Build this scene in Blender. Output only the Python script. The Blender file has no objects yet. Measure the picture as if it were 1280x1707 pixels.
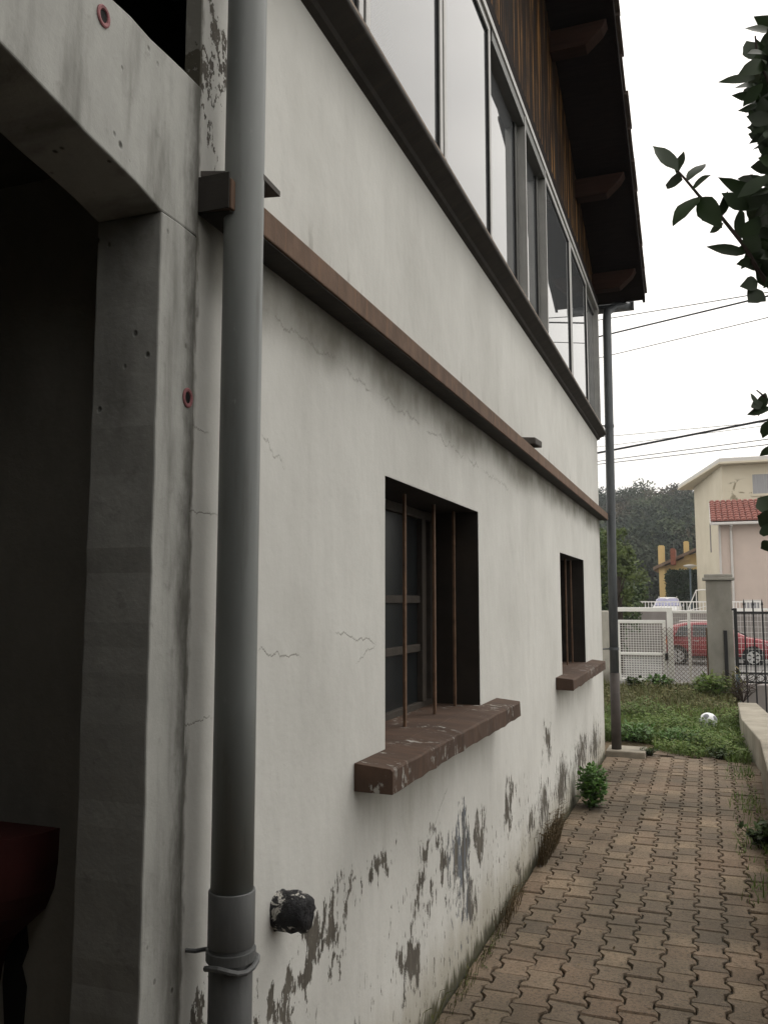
import bpy, math, random
from mathutils import Vector, Matrix
R = math.radians
random.seed(7)
sc = bpy.context.scene
col = sc.collection

# ------------------------------------------------------------------ camera, sky, sun, exposure
cam = bpy.data.cameras.new("camera")
cam.sensor_fit = 'VERTICAL'; cam.sensor_height = 24.0; cam.lens = 1430 / 1707 * 24
cam.clip_start = 0.05; cam.clip_end = 2000
camo = bpy.data.objects.new("camera", cam); col.objects.link(camo)
camo.location = (1.05, 0, 1.62)
camo.rotation_euler = (R(90 + 5.955), 0, R(20.46))
sc.camera = camo
sc.render.resolution_x = 767; sc.render.resolution_y = 1024
sc.view_settings.view_transform = 'Standard'; sc.view_settings.look = 'None'
sc.view_settings.exposure = EXPO = 0.3
sc.view_settings.gamma = 1.0
W = bpy.data.worlds.new("World"); sc.world = W; W.use_nodes = True
wn = W.node_tree.nodes; wl = W.node_tree.links
for n in list(wn): wn.remove(n)
sky = wn.new('ShaderNodeTexSky'); sky.sky_type = 'NISHITA'; sky.sun_disc = False
sky.sun_elevation = R(60); sky.sun_rotation = R(42); sky.air_density = 1.5; sky.dust_density = 5.0
tc = wn.new('ShaderNodeTexCoord')
hsv = wn.new('ShaderNodeHueSaturation'); hsv.inputs['Saturation'].default_value = 0.10
cl = wn.new('ShaderNodeTexNoise'); cl.inputs['Scale'].default_value = 2.2; cl.inputs['Detail'].default_value = 5
mp = wn.new('ShaderNodeMapping'); mp.inputs['Scale'].default_value = (1, 1, 2.5)
rp = wn.new('ShaderNodeValToRGB')
rp.color_ramp.elements[0].position = .3; rp.color_ramp.elements[0].color = (.88, .86, .83, 1)
rp.color_ramp.elements[1].position = .7; rp.color_ramp.elements[1].color = (1.08, 1.045, .995, 1)
mul = wn.new('ShaderNodeMixRGB'); mul.blend_type = 'MULTIPLY'; mul.inputs[0].default_value = 1
bg = wn.new('ShaderNodeBackground'); bg.inputs['Strength'].default_value = 0.15
wo = wn.new('ShaderNodeOutputWorld')
wl.new(tc.outputs['Generated'], mp.inputs[0]); wl.new(mp.outputs[0], cl.inputs['Vector']); wl.new(cl.outputs[0], rp.inputs[0])
ov = wn.new('ShaderNodeMixRGB'); ov.inputs[0].default_value = .6; ov.inputs[2].default_value = (10.5, 10.4, 10.2, 1)   # even cloud deck
wl.new(sky.outputs[0], hsv.inputs['Color']); wl.new(hsv.outputs[0], ov.inputs[1]); wl.new(ov.outputs[0], mul.inputs[1]); wl.new(rp.outputs[0], mul.inputs[2])
wl.new(mul.outputs[0], bg.inputs['Color']); wl.new(bg.outputs[0], wo.inputs['Surface'])
sl = bpy.data.lights.new("sun", 'SUN'); sl.energy = 0.5; sl.angle = R(20); sl.color = (1, .97, .92)
so = bpy.data.objects.new("sun", sl); col.objects.link(so)
so.rotation_euler = (R(30), 0, R(138))      # light comes from ahead and a little from the right, high

# ------------------------------------------------------------------ material helpers
class G:
    def __init__(s, name):
        s.m = bpy.data.materials.new(name); s.m.use_nodes = True
        s.t = s.m.node_tree; s.b = s.t.nodes['Principled BSDF']; s.tc = None
    def new(s, t): return s.t.nodes.new(t)
    def put(s, sock, v):
        if isinstance(v, bpy.types.NodeSocket): s.t.links.new(v, sock)
        elif isinstance(v, (tuple, list)) and len(v) == 3 and sock.type == 'RGBA': sock.default_value = (*v, 1)
        else: sock.default_value = v
    def co(s, scale=(1, 1, 1), kind='Object', loc=(0, 0, 0), rot=(0, 0, 0)):
        if not s.tc: s.tc = s.new('ShaderNodeTexCoord')
        m = s.new('ShaderNodeMapping'); m.inputs['Scale'].default_value = scale; m.inputs['Location'].default_value = loc
        m.inputs['Rotation'].default_value = rot
        s.t.links.new(s.tc.outputs[kind], m.inputs[0]); return m.outputs[0]
    def noise(s, v, scale=5, detail=4, rough=.6, dist=0):
        n = s.new('ShaderNodeTexNoise'); s.put(n.inputs['Vector'], v)
        n.inputs['Scale'].default_value = scale; n.inputs['Detail'].default_value = detail
        n.inputs['Roughness'].default_value = rough; n.inputs['Distortion'].default_value = dist
        return n.outputs[0]
    def voro(s, v, scale=5, feature='F1', rnd=1):
        n = s.new('ShaderNodeTexVoronoi'); n.feature = feature; s.put(n.inputs['Vector'], v)
        n.inputs['Scale'].default_value = scale; n.inputs['Randomness'].default_value = rnd
        return n.outputs['Distance']
    def ramp(s, f, stops, interp='LINEAR'):
        n = s.new('ShaderNodeValToRGB'); s.put(n.inputs[0], f); e = n.color_ramp; e.interpolation = interp
        while len(e.elements) < len(stops): e.elements.new(.5)
        for el, (p, c) in zip(e.elements, stops):
            el.position = p; el.color = (*c, 1) if isinstance(c, tuple) else (c, c, c, 1)
        return n.outputs[0]
    def mix(s, f, a, b, mode='MIX'):
        n = s.new('ShaderNodeMixRGB'); n.blend_type = mode
        s.put(n.inputs[0], f); s.put(n.inputs[1], a); s.put(n.inputs[2], b); return n.outputs[0]
    def math(s, op, a, b=0.0, c=None, clamp=False):
        n = s.new('ShaderNodeMath'); n.operation = op; n.use_clamp = clamp
        s.put(n.inputs[0], a); s.put(n.inputs[1], b)
        if c is not None: s.put(n.inputs[2], c)
        return n.outputs[0]
    def sm(s, x, lo, hi, a=0.0, b=1.0):
        n = s.new('ShaderNodeMapRange'); n.interpolation_type = 'SMOOTHSTEP'
        s.put(n.inputs['Value'], x); s.put(n.inputs['From Min'], lo); s.put(n.inputs['From Max'], hi)
        n.inputs['To Min'].default_value = a; n.inputs['To Max'].default_value = b; return n.outputs[0]
    def sep(s, v):
        n = s.new('ShaderNodeSeparateXYZ'); s.put(n.inputs[0], v); return n.outputs
    def island(s):
        n = s.new('ShaderNodeNewGeometry'); return n.outputs['Random Per Island']
    def fin(s, color=None, rough=.8, bump=None, bstr=.3, bdist=.01, spec=.3, metal=0.0):
        if color is not None: s.put(s.b.inputs['Base Color'], color)
        s.put(s.b.inputs['Roughness'], rough); s.b.inputs['Specular IOR Level'].default_value = spec
        s.b.inputs['Metallic'].default_value = metal
        if bump is not None:
            n = s.new('ShaderNodeBump'); n.inputs['Strength'].default_value = bstr; n.inputs['Distance'].default_value = bdist
            s.put(n.inputs['Height'], bump); s.t.links.new(n.outputs[0], s.b.inputs['Normal'])
        return s.m

def simple(name, c, var=.25, scale=6, rough=.7, spec=.3, metal=0.0, bump=.2, bscale=40, stretch=(1, 1, 1), bdist=.004):
    g = G(name); v = g.co(stretch)
    f = g.noise(v, scale, 5, .65)
    lo = tuple(x * (1 - var) for x in c); hi = tuple(min(1, x * (1 + var)) for x in c)
    return g.fin(g.ramp(f, [(.25, lo), (.75, hi)]), rough, g.noise(v, bscale, 4), bump, bdist, spec, metal)

def foliage(name, cs, rough=.55, spec=.3, pos=None, trans=.0):
    g = G(name); r = g.island()
    c = g.ramp(r, [(i / (len(cs) - 1), x) for i, x in enumerate(cs)])
    n = g.noise(g.co(), pos or 1.2, 3)
    c = g.mix(g.sm(n, .35, .65, 0, .55), c, tuple(x * .55 for x in cs[0]))
    m = g.fin(c, rough, spec=spec)
    if trans:
        g.b.inputs['Transmission Weight'].default_value = 0
        t = g.new('ShaderNodeBsdfTranslucent'); g.put(t.inputs[0], c)
        mx = g.new('ShaderNodeMixShader'); mx.inputs[0].default_value = trans
        out = g.t.nodes['Material Output']
        g.t.links.new(g.b.outputs[0], mx.inputs[1]); g.t.links.new(t.outputs[0], mx.inputs[2]); g.t.links.new(mx.outputs[0], out.inputs['Surface'])
    return m

# ------------------------------------------------------------------ mesh helpers
class MB:
    def __init__(s): s.v = []; s.f = []; s.mi = []; s.cur = 0
    def face(s, pts):
        i = len(s.v); s.v += [tuple(p) for p in pts]; s.f.append(tuple(range(i, i + len(pts)))); s.mi.append(s.cur)
    def box(s, x0, x1, y0, y1, z0, z1, tf=None):
        i = len(s.v)
        p = [(x0, y0, z0), (x1, y0, z0), (x1, y1, z0), (x0, y1, z0), (x0, y0, z1), (x1, y0, z1), (x1, y1, z1), (x0, y1, z1)]
        if tf: p = [tuple(tf(Vector(q))) for q in p]
        s.v += p
        for q in ((0, 3, 2, 1), (4, 5, 6, 7), (0, 1, 5, 4), (1, 2, 6, 5), (2, 3, 7, 6), (3, 0, 4, 7)):
            s.f.append(tuple(i + k for k in q)); s.mi.append(s.cur)
        return s
    def prism(s, poly, axis, a, b):
        n = len(poly); i = len(s.v)
        def P(u, w, t): return (t, u, w) if axis == 'x' else (u, t, w) if axis == 'y' else (u, w, t)
        s.v += [P(u, w, a) for u, w in poly] + [P(u, w, b) for u, w in poly]
        s.f.append(tuple(range(i, i + n))); s.f.append(tuple(range(i + 2 * n - 1, i + n - 1, -1)))
        for k in range(n):
            l = (k + 1) % n; s.f.append((i + k, i + n + k, i + n + l, i + l))
        s.mi += [s.cur] * (n + 2)
        return s
    def tube(s, pts, r, n=8, cap=True):
        pts = [Vector(p) for p in pts]; m = len(pts)
        if not isinstance(r, (list, tuple)): r = [r] * m
        i = len(s.v); prev = None
        for k in range(m):
            d = (pts[min(k + 1, m - 1)] - pts[max(k - 1, 0)]).normalized()
            if prev is None:
                a = Vector((0, 0, 1)) if abs(d.z) < .9 else Vector((1, 0, 0))
                u = d.cross(a).normalized()
            else: u = (prev - d * prev.dot(d)).normalized()
            prev = u; w = d.cross(u)
            for j in range(n):
                an = 2 * math.pi * j / n + math.pi / n; s.v.append(tuple(pts[k] + (u * math.cos(an) + w * math.sin(an)) * r[k]))
        for k in range(m - 1):
            for j in range(n):
                l = (j + 1) % n; s.f.append((i + k * n + j, i + k * n + l, i + (k + 1) * n + l, i + (k + 1) * n + j)); s.mi.append(s.cur)
        if cap:
            s.f.append(tuple(i + j for j in reversed(range(n)))); s.f.append(tuple(i + (m - 1) * n + j for j in range(n))); s.mi += [s.cur] * 2
        return s
    def quadleaf(s, p, d, n, L, Wd):
        d = d.normalized(); u = d.cross(n)
        if u.length < 1e-4: u = d.orthogonal()
        u.normalize(); q = p + d * L * .5
        s.face((p, q + u * Wd * .5, p + d * L, q - u * Wd * .5))
    def leaf(s, p, d, n, L, Wd, curl=.2, fold=.15, bite=None):
        d = d.normalized(); u = d.cross(n).normalized(); n = u.cross(d)
        T = [0, .1, .25, .42, .6, .75, .88, 1]; P = [.05, .42, .82, 1, .93, .7, .34, .02]
        i = len(s.v)
        for t, w in zip(T, P):
            c = p + d * (L * t) + n * (curl * L * (t * t) * -1); h = Wd * .5 * w
            wl_ = 1 + random.uniform(-.12, .12); wr = 1 + random.uniform(-.12, .12)
            s.v += [tuple(c - u * h * wl_ + n * fold * h), tuple(c), tuple(c + u * h * wr + n * fold * h)]
        for k in range(len(T) - 1):
            a = i + k * 3
            s.f += [(a, a + 1, a + 4, a + 3), (a + 1, a + 2, a + 5, a + 4)]; s.mi += [s.cur] * 2
    def build(s, name, mats, parent=None, smooth=False, bevel=0, loc=None, label=None, seg=2, angle=40):
        me = bpy.data.meshes.new(name); me.from_pydata(s.v, [], s.f)
        if not isinstance(mats, (list, tuple)): mats = [mats]
        for m in mats: me.materials.append(m)
        if len(mats) > 1: me.polygons.foreach_set('material_index', s.mi)
        if smooth: me.polygons.foreach_set('use_smooth', [True] * len(me.polygons))
        me.update(); o = bpy.data.objects.new(name, me); col.objects.link(o)
        if parent: o.parent = parent
        if loc: o.location = loc
        if bevel:
            b = o.modifiers.new('bevel', 'BEVEL'); b.width = bevel; b.segments = seg; b.limit_method = 'ANGLE'; b.angle_limit = R(angle)
        if label: o['label'] = label
        return o

def thing(name, label, cat, loc=(0, 0, 0), rz=0, group=None):
    o = bpy.data.objects.new(name, None); o.empty_display_size = .2; col.objects.link(o)
    o.location = loc; o.rotation_euler = (0, 0, rz); return tag(o, label, cat, group)
def tag(o, label, cat, group=None):
    o['label'] = label; o['category'] = cat
    if group: o['group'] = group
    return o
def struct(o): o['kind'] = 'structure'; return o
def stuff(o): o['kind'] = 'stuff'; return o
def rnd(a, b): return random.uniform(a, b)
def rvec():
    while 1:
        v = Vector((rnd(-1, 1), rnd(-1, 1), rnd(-1, 1)))
        if .05 < v.length < 1: return v.normalized()

# ------------------------------------------------------------------ materials
def plaster_mat(name, peel=True):
    g = G(name); o = g.co(); x, y, z = g.sep(o)
    mott = g.noise(g.co((1, 1.0, .8)), 1.7, 6, .6); fine = g.noise(o, 16, 6, .65)
    streak = g.noise(g.co((1, 4, .35)), 2.2, 6, .6)
    c = g.ramp(mott, [(.3, (.505, .500, .468)), (.5, (.575, .57, .538)), (.72, (.63, .626, .592))])
    c = g.mix(g.sm(streak, .48, .75, 0, .22), c, (.475, .465, .44))
    c = g.mix(g.sm(fine, .55, .8, 0, .25), c, (.42, .405, .37))
    # grime plus the ledge's contact shadow painted into the plaster, ragged lower edge
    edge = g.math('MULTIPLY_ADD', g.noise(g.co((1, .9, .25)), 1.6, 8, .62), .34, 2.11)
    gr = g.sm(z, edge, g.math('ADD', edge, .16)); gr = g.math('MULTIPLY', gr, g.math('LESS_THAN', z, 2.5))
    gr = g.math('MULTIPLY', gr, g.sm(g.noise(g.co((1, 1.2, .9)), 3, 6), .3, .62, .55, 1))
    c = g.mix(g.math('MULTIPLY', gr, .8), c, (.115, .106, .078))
    for (sa, sb, szt) in ((2.5, 4.55, 1.03), (6.35, 8.6, .98)):
        q = g.math('MULTIPLY', g.sm(y, sa, sa + .2), g.sm(y, sb, sb - .5)); e2 = g.math('MULTIPLY_ADD', g.noise(g.co((1, 2.2, .5)), 2, 7, .65), .5, szt - .52)
        q = g.math('MULTIPLY', q, g.sm(z, e2, g.math('ADD', e2, .3))); q = g.math('MULTIPLY', q, g.math('LESS_THAN', z, szt + .03))
        c = g.mix(g.math('MULTIPLY', q, .5), c, (.2, .19, .145))
    # faint drip marks above the ledge and dirt under the upper sill
    up = g.math('MULTIPLY', g.sm(z, 2.85, 2.56), g.math('GREATER_THAN', z, 2.53))
    c = g.mix(g.math('MULTIPLY', up, g.sm(g.noise(g.co((1, 9, 2)), 2, 6), .56, .7, 0, .7)), c, (.27, .26, .235))
    h = g.math('MULTIPLY', fine, .4)
    h = g.math('MULTIPLY_ADD', g.noise(o, 55, 3), .25, h)
    h = g.math('MULTIPLY_ADD', g.noise(g.co((1, 1, .6)), 3.2, 3), 3.5, h)
    if peel:
        blobs = [(2.35, .68, .14, .13), (2.49, .74, .06, .15), (2.19, .62, .2, .055), (2.04, .60, .11, .05), (2.76, .72, .09, .07),
                 (2.86, .71, .06, .09), (3.24, .50, .15, .11), (3.73, .49, .22, .25), (3.52, .60, .13, .13), (3.32, .68, .13, .06),
                 (4.77, .53, .18, .14), (6.01, .67, .2, .17), (5.80, .30, .27, .2), (5.38, .25, .16, .1), (5.02, .1, .14, .07),
                 (1.66, .72, .06, .12), (2.37, .57, .09, .06), (3.1, .31, .2, .1), (3.9, .27, .22, .12), (6.6, .25, .5, .25),
                 (1.95, .63, .06, .08), (4.13, .52, .16, .12), (7.6, .3, .6, .2), (2.5, .12, .5, .12), (1.625, 2.95, .035, .32), (8.6, .25, .5, .22)]
        wv = g.new('ShaderNodeTexNoise'); g.put(wv.inputs['Vector'], g.co((1, 1.3, .8))); wv.inputs['Scale'].default_value = 5.5; wv.inputs['Detail'].default_value = 7; wv.inputs['Roughness'].default_value = .66
        w1 = g.new('ShaderNodeVectorMath'); w1.operation = 'SUBTRACT'; g.put(w1.inputs[0], wv.outputs['Color']); w1.inputs[1].default_value = (.5, .5, .5)
        w2 = g.new('ShaderNodeVectorMath'); w2.operation = 'MULTIPLY'; g.put(w2.inputs[0], w1.outputs[0]); w2.inputs[1].default_value = (0, .75, .5)
        w3 = g.new('ShaderNodeVectorMath'); w3.operation = 'ADD'; g.put(w3.inputs[0], o); g.put(w3.inputs[1], w2.outputs[0]); ow = w3.outputs[0]
        pk = None
        for (by, bz, a, b) in blobs:
            v = g.new('ShaderNodeVectorMath'); v.operation = 'SUBTRACT'; g.put(v.inputs[0], ow); v.inputs[1].default_value = (0, by, bz)
            w = g.new('ShaderNodeVectorMath'); w.operation = 'MULTIPLY'; g.put(w.inputs[0], v.outputs[0]); w.inputs[1].default_value = (0, 1 / a, 1 / b)
            l = g.new('ShaderNodeVectorMath'); l.operation = 'LENGTH'; g.put(l.inputs[0], w.outputs[0])
            k = g.math('SUBTRACT', 1.25, l.outputs['Value'])
            pk = k if pk is None else g.math('MAXIMUM', pk, k)
        pk = g.math('MAXIMUM', pk, -1.3)
        nz = g.math('MULTIPLY_ADD', g.noise(g.co((1, 60, 13)), 1, 5, .7), .34, g.math('MULTIPLY', g.noise(g.co((1, 15, 5.5)), 1, 9, .76), .86)); nz = g.math('SUBTRACT', nz, .10)
        base = g.sm(z, .85, .0, -1.8, -.5)
        m1 = g.math('MULTIPLY_ADD', g.math('SUBTRACT', nz, .5), 6.2, g.math('MAXIMUM', g.math('MULTIPLY_ADD', pk, 1.3, -.80), base))
        pm = g.sm(m1, .0, .16)
        fk = g.sm(g.noise(g.co((1, 38, 13)), 1, 4, .6), .615, .65); fk = g.math('MULTIPLY', fk, g.sm(g.math('MULTIPLY_ADD', g.noise(g.co((1, 2.2, 2)), 1, 4), .9, g.math('MULTIPLY', z, -.55)), .12, .3)); fk = g.math('MULTIPLY', fk, g.math('LESS_THAN', z, 1.0))
        pm = g.math('MAXIMUM', pm, fk)
        pc = g.ramp(g.noise(g.co((1, 8, 3)), 1.5, 6, .7), [(.3, (.06, .054, .045)), (.55, (.12, .108, .09)), (.75, (.19, .175, .15))])
        # blue grey older coat in the tall streak
        bl = g.math('MULTIPLY', g.sm(y, 3.5, 3.66), g.sm(y, 3.98, 3.84))
        pc = g.mix(g.math('MULTIPLY', bl, g.sm(g.noise(g.co((1, 30, 3)), 1, 5), .42, .55)), pc, (.14, .155, .175))
        # damp brown tide mark close to the paving
        tide = g.sm(g.math('MULTIPLY_ADD', g.noise(g.co((1, 3, 1)), 2.5, 6), -.42, z), .16, -.14)
        c = g.mix(g.math('MULTIPLY', tide, .6), c, (.33, .30, .225))
        moss = g.sm(g.math('MULTIPLY_ADD', g.noise(g.co((1, 9, 3)), 2.5, 6), -.22, z), -.02, -.09)
        c = g.mix(moss, c, (.09, .085, .055))
        c = g.mix(pm, c, pc)
        h = g.math('MULTIPLY_ADD', pm, -1.3, h)
    # hairline cracks
    wob = g.math('SUBTRACT', g.noise(g.co((0, 1, .2)), 9, 7, .75), .5)
    def crack(y0, y1, z0, slope, amp, w, soft=.05):
        zz = g.math('MULTIPLY_ADD', wob, amp, g.math('MULTIPLY_ADD', g.math('SUBTRACT', y, y0), slope, z0))
        d = g.math('ABSOLUTE', g.math('SUBTRACT', z, zz))
        k = g.sm(d, w, w * .3); k = g.math('MULTIPLY', k, g.sm(y, y0, y0 + soft)); return g.math('MULTIPLY', k, g.sm(y, y1, y1 - soft))
    brk = g.sm(g.noise(g.co((0, 3, 0)), 2, 4), .4, .55)
    ck = g.math('MULTIPLY', crack(1.9, 4.9, 2.375, -.035, .16, .0042), brk)
    ck = g.math('MULTIPLY', ck, .65)
    for a in ((1.9, 2.17, 1.5, -.12, .10, .0022), (1.58, 1.68, 2.01, -.15, .09, .002), (1.56, 1.73, 1.815, 0, .08, .002),
              (2.38, 2.74, 1.525, -.12, .1, .0024), (1.9, 2.06, 2.04, -.4, .15, .002), (1.56, 1.72, 1.35, .1, .1, .002), (3.1, 3.6, .55, .6, .12, .002), (2.55, 2.75, 1.42, .3, .1, .0018)):
        ck = g.math('MAXIMUM', ck, crack(*a))
    c = g.mix(g.math('MULTIPLY', ck, .75), c, (.2, .19, .165))
    h = g.math('MULTIPLY_ADD', ck, -.8, h)
    sd = g.sm(g.math('MULTIPLY_ADD', g.math('SUBTRACT', g.noise(g.co((1, 4, 1)), 9, 6, .7), .5), .05, y), 1.617, 1.6)
    c = g.mix(g.math('MULTIPLY', sd, .8), c, (.06, .055, .04))
    return g.fin(c, .86, h, .55, .006, .2)

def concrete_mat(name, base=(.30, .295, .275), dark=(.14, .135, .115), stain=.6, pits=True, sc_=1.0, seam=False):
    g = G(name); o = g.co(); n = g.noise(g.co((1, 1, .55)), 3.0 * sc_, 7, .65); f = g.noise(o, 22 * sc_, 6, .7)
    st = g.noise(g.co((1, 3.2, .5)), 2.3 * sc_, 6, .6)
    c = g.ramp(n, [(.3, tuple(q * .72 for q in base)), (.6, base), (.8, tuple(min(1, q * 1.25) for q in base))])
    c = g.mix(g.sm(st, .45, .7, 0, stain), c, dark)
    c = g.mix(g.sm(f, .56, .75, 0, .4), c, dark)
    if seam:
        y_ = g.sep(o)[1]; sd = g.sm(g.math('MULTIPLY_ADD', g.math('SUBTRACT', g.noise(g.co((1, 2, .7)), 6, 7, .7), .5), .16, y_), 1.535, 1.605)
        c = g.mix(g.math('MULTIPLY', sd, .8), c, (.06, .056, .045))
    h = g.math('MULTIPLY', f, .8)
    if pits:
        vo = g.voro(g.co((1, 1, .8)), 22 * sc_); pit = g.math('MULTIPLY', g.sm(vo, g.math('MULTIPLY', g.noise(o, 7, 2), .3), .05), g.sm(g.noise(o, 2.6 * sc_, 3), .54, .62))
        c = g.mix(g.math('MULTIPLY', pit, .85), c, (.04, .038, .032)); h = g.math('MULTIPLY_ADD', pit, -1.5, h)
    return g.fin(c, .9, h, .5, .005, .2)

M = {}
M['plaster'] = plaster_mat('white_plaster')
M['plaster_plain'] = plaster_mat('white_plaster_back', False)
M['concrete'] = concrete_mat('raw_concrete', (.41, .41, .385), (.125, .122, .108), .75, seam=True)
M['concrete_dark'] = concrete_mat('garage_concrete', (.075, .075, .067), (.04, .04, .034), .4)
M['concrete_inner'] = concrete_mat('garage_inner_wall', (.27, .26, .23), (.17, .16, .14), .4, False)
M['concrete_post'] = concrete_mat('pillar_concrete', (.31, .295, .262), (.16, .15, .12), .4, False)
M['concrete_low'] = concrete_mat('low_wall_concrete', (.34, .31, .255), (.17, .15, .115), .5, False)
M['concrete_grey'] = concrete_mat('grey_retaining_concrete', (.29, .265, .25), (.21, .19, .175), .4, False, .4)

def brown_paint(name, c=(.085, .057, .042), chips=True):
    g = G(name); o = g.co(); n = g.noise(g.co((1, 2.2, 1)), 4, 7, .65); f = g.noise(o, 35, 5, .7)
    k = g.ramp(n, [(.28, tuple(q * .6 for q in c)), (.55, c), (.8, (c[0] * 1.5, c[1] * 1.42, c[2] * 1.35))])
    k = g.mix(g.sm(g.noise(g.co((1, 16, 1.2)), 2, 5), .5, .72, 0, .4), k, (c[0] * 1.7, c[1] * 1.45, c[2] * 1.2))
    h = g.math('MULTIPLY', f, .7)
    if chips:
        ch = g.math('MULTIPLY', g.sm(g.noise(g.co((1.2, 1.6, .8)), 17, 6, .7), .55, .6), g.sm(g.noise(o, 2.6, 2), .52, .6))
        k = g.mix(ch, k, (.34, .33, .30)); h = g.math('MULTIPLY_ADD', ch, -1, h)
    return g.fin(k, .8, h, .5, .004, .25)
M['brown'] = brown_paint('brown_painted_ledge', (.14, .088, .06), False)
M['sill'] = brown_paint('brown_painted_sill', (.078, .049, .035))
M['taupe'] = brown_paint('taupe_sill_rail', (.22, .175, .14), False)
M['dark_ledge'] = brown_paint('dark_brown_cornice', (.035, .031, .027), False)

def wood_mat():
    g = G('weathered_dark_cladding'); o = g.co()
    gr = g.noise(g.co((1, 7, .28)), 2.2, 8, .74); gr2 = g.noise(g.co((1, 20, .6)), 1.4, 5, .6)
    y = g.sep(o)[1]; plank = g.math('FRACT', g.math('MULTIPLY', y, 1 / .11))
    c = g.ramp(gr, [(.36, (.006, .004, .003)), (.5, (.022, .011, .005)), (.58, (.19, .095, .03)), (.70, (.38, .22, .08))])
    c = g.mix(g.sm(gr2, .5, .72, 0, .55), c, (.018, .013, .01))
    c = g.mix(g.sm(g.noise(g.co((1, 2.4, .5)), 2, 5, .6), .42, .62, 0, .8), c, (.014, .010, .008))
    gap = g.math('MAXIMUM', g.sm(plank, .04, .0), g.sm(plank, .96, 1))
    c = g.mix(g.math('MULTIPLY', gap, .85), c, (.008, .006, .005))
    return g.fin(c, .75, g.math('MULTIPLY_ADD', gap, -2, gr), .5, .006, .04)
M['wood'] = wood_mat()
M['dark_wood'] = simple('dark_stained_wood', (.014, .010, .009), .45, 5, .85, .05, stretch=(1, 8, 1))
M['purlin'] = simple('brown_purlin_wood', (.026, .013, .009), .4, 6, .8, .05, stretch=(.4, 6, 6))
M['tile_dark'] = simple('old_dark_roof_tiles', (.075, .055, .045), .4, 9, .85)
M['alu'] = simple('grey_aluminium', (.36, .355, .34), .12, 8, .42, .5, .55, .08, 60)
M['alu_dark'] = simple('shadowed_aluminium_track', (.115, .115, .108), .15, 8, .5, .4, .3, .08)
M['gasket'] = simple('black_gasket', (.012, .012, .012), .2, 8, .6)
def glass():
    g = G('window_glass'); n = g.noise(g.co((1, 1, 1)), .9, 2)
    net = g.math('MULTIPLY', g.sm(g.sep(g.co())[1], 3.45, 3.4), g.math('SUBTRACT', 1, g.math('FRACT', g.math('MULTIPLY', g.sep(g.co((1, 1, 1), rot=(R(45), 0, 0)))[1], 90))))
    c = g.mix(net, (.10, .105, .11), (.125, .13, .135))
    m = g.fin(c, .015, n, .012, .02, .5)
    g.b.inputs['IOR'].default_value = 1.9; return m
M['glass'] = glass()
M['dark_glass'] = simple('dusty_dark_glass', (.012, .014, .015), .3, 5, .3, .3, bump=.02)
M['rust'] = simple('rusty_iron', (.12, .07, .042), .5, 25, .8, .3)
M['frame_paint'] = simple('old_window_frame_paint', (.045, .037, .03), .3, 12, .75)
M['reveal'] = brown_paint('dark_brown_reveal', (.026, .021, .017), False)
def pvc():
    g = G('grey_plastic_pipe'); n = g.noise(g.co((3, 3, .6)), 3, 6, .6)
    c = g.ramp(n, [(.3, (.15, .16, .155)), (.7, (.195, .207, .20))]); d_ = g.noise(g.co((6, 6, .5)), 4, 7, .7); c = g.mix(g.sm(d_, .52, .72, 0, .5), c, (.10, .10, .088)); e_ = g.noise(g.co((2, 2, 1)), 28, 6, .75); c = g.mix(g.sm(e_, .62, .7, 0, .45), c, (.27, .28, .27))
    return g.fin(c, g.ramp(n, [(.3, .36), (.7, .5)]), g.noise(g.co((1, 1, .3)), 30, 3), .05, .002, .5)
M['pvc'] = pvc()
M['pvc_dark'] = simple('dark_grey_pipe', (.115, .118, .118), .2, 9, .5, .4, stretch=(2, 2, .6))
M['zinc'] = simple('dark_zinc_pipe', (.085, .093, .10), .25, 6, .48, .45, .35, stretch=(3, 3, .7))
M['cast'] = simple('brown_cast_iron', (.07, .06, .055), .3, 10, .7)
M['iron'] = simple('black_wrought_iron', (.016, .016, .017), .3, 20, .55, .4)
M['white_metal'] = simple('white_painted_metal', (.90, .89, .86), .06, 10, .55, .4)
M['bluegrey'] = simple('blue_grey_painted_steel', (.09, .125, .15), .3, 14, .6, .4)
M['pink'] = simple('pink_plastic_sleeve', (.25, .095, .10), .3, 60, .6)
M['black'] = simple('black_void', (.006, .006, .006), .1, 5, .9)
def tape():
    g = G('black_tape_with_flaking_white_paint'); n = g.noise(g.co((1, 1, 1)), 26, 6, .75, 1.2); n = g.math('MULTIPLY_ADD', g.sep(g.co())[0], -1.1, g.math('ADD', n, .05))
    c = g.mix(g.sm(n, .565, .60), (.014, .014, .016), (.48, .46, .42))
    return g.fin(c, .6, g.noise(g.co(), 50, 5), .9, .012, .3)
M['tape'] = tape()
def paver():
    g = G('concrete_paver_blocks'); o = g.co(); r = g.island(); n = g.noise(o, 1.1, 5, .6); f = g.noise(o, 70, 5, .8); vv = g.voro(o, 120)
    c = g.ramp(r, [(0, (.18, .126, .086)), (.3, (.275, .20, .138)), (.55, (.20, .15, .108)), (.8, (.335, .25, .168)), (1, (.15, .116, .086))])
    y = g.sep(o)[1]
    c = g.mix(g.sm(n, .38, .62, 0, .6), c, (.095, .08, .06))
    c = g.mix(g.sm(f, .44, .66, 0, .75), c, (.055, .045, .034))
    c = g.mix(g.math('MULTIPLY', g.sm(vv, .22, .1), .5), c, (.42, .37, .31))
    c = g.mix(g.math('MULTIPLY', g.sm(g.noise(g.co((1, 1, 1), loc=(3, 5, 0)), .75, 4), .45, .65), .45), c, (.055, .05, .037))
    return g.fin(c, .88, f, .7, .006, .25)
M['paver'] = paver()
M['joint'] = simple('mossy_soil_joint', (.03, .027, .019), .5, 20, .95, .1, bump=.6, bscale=60, bdist=.02)
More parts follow.
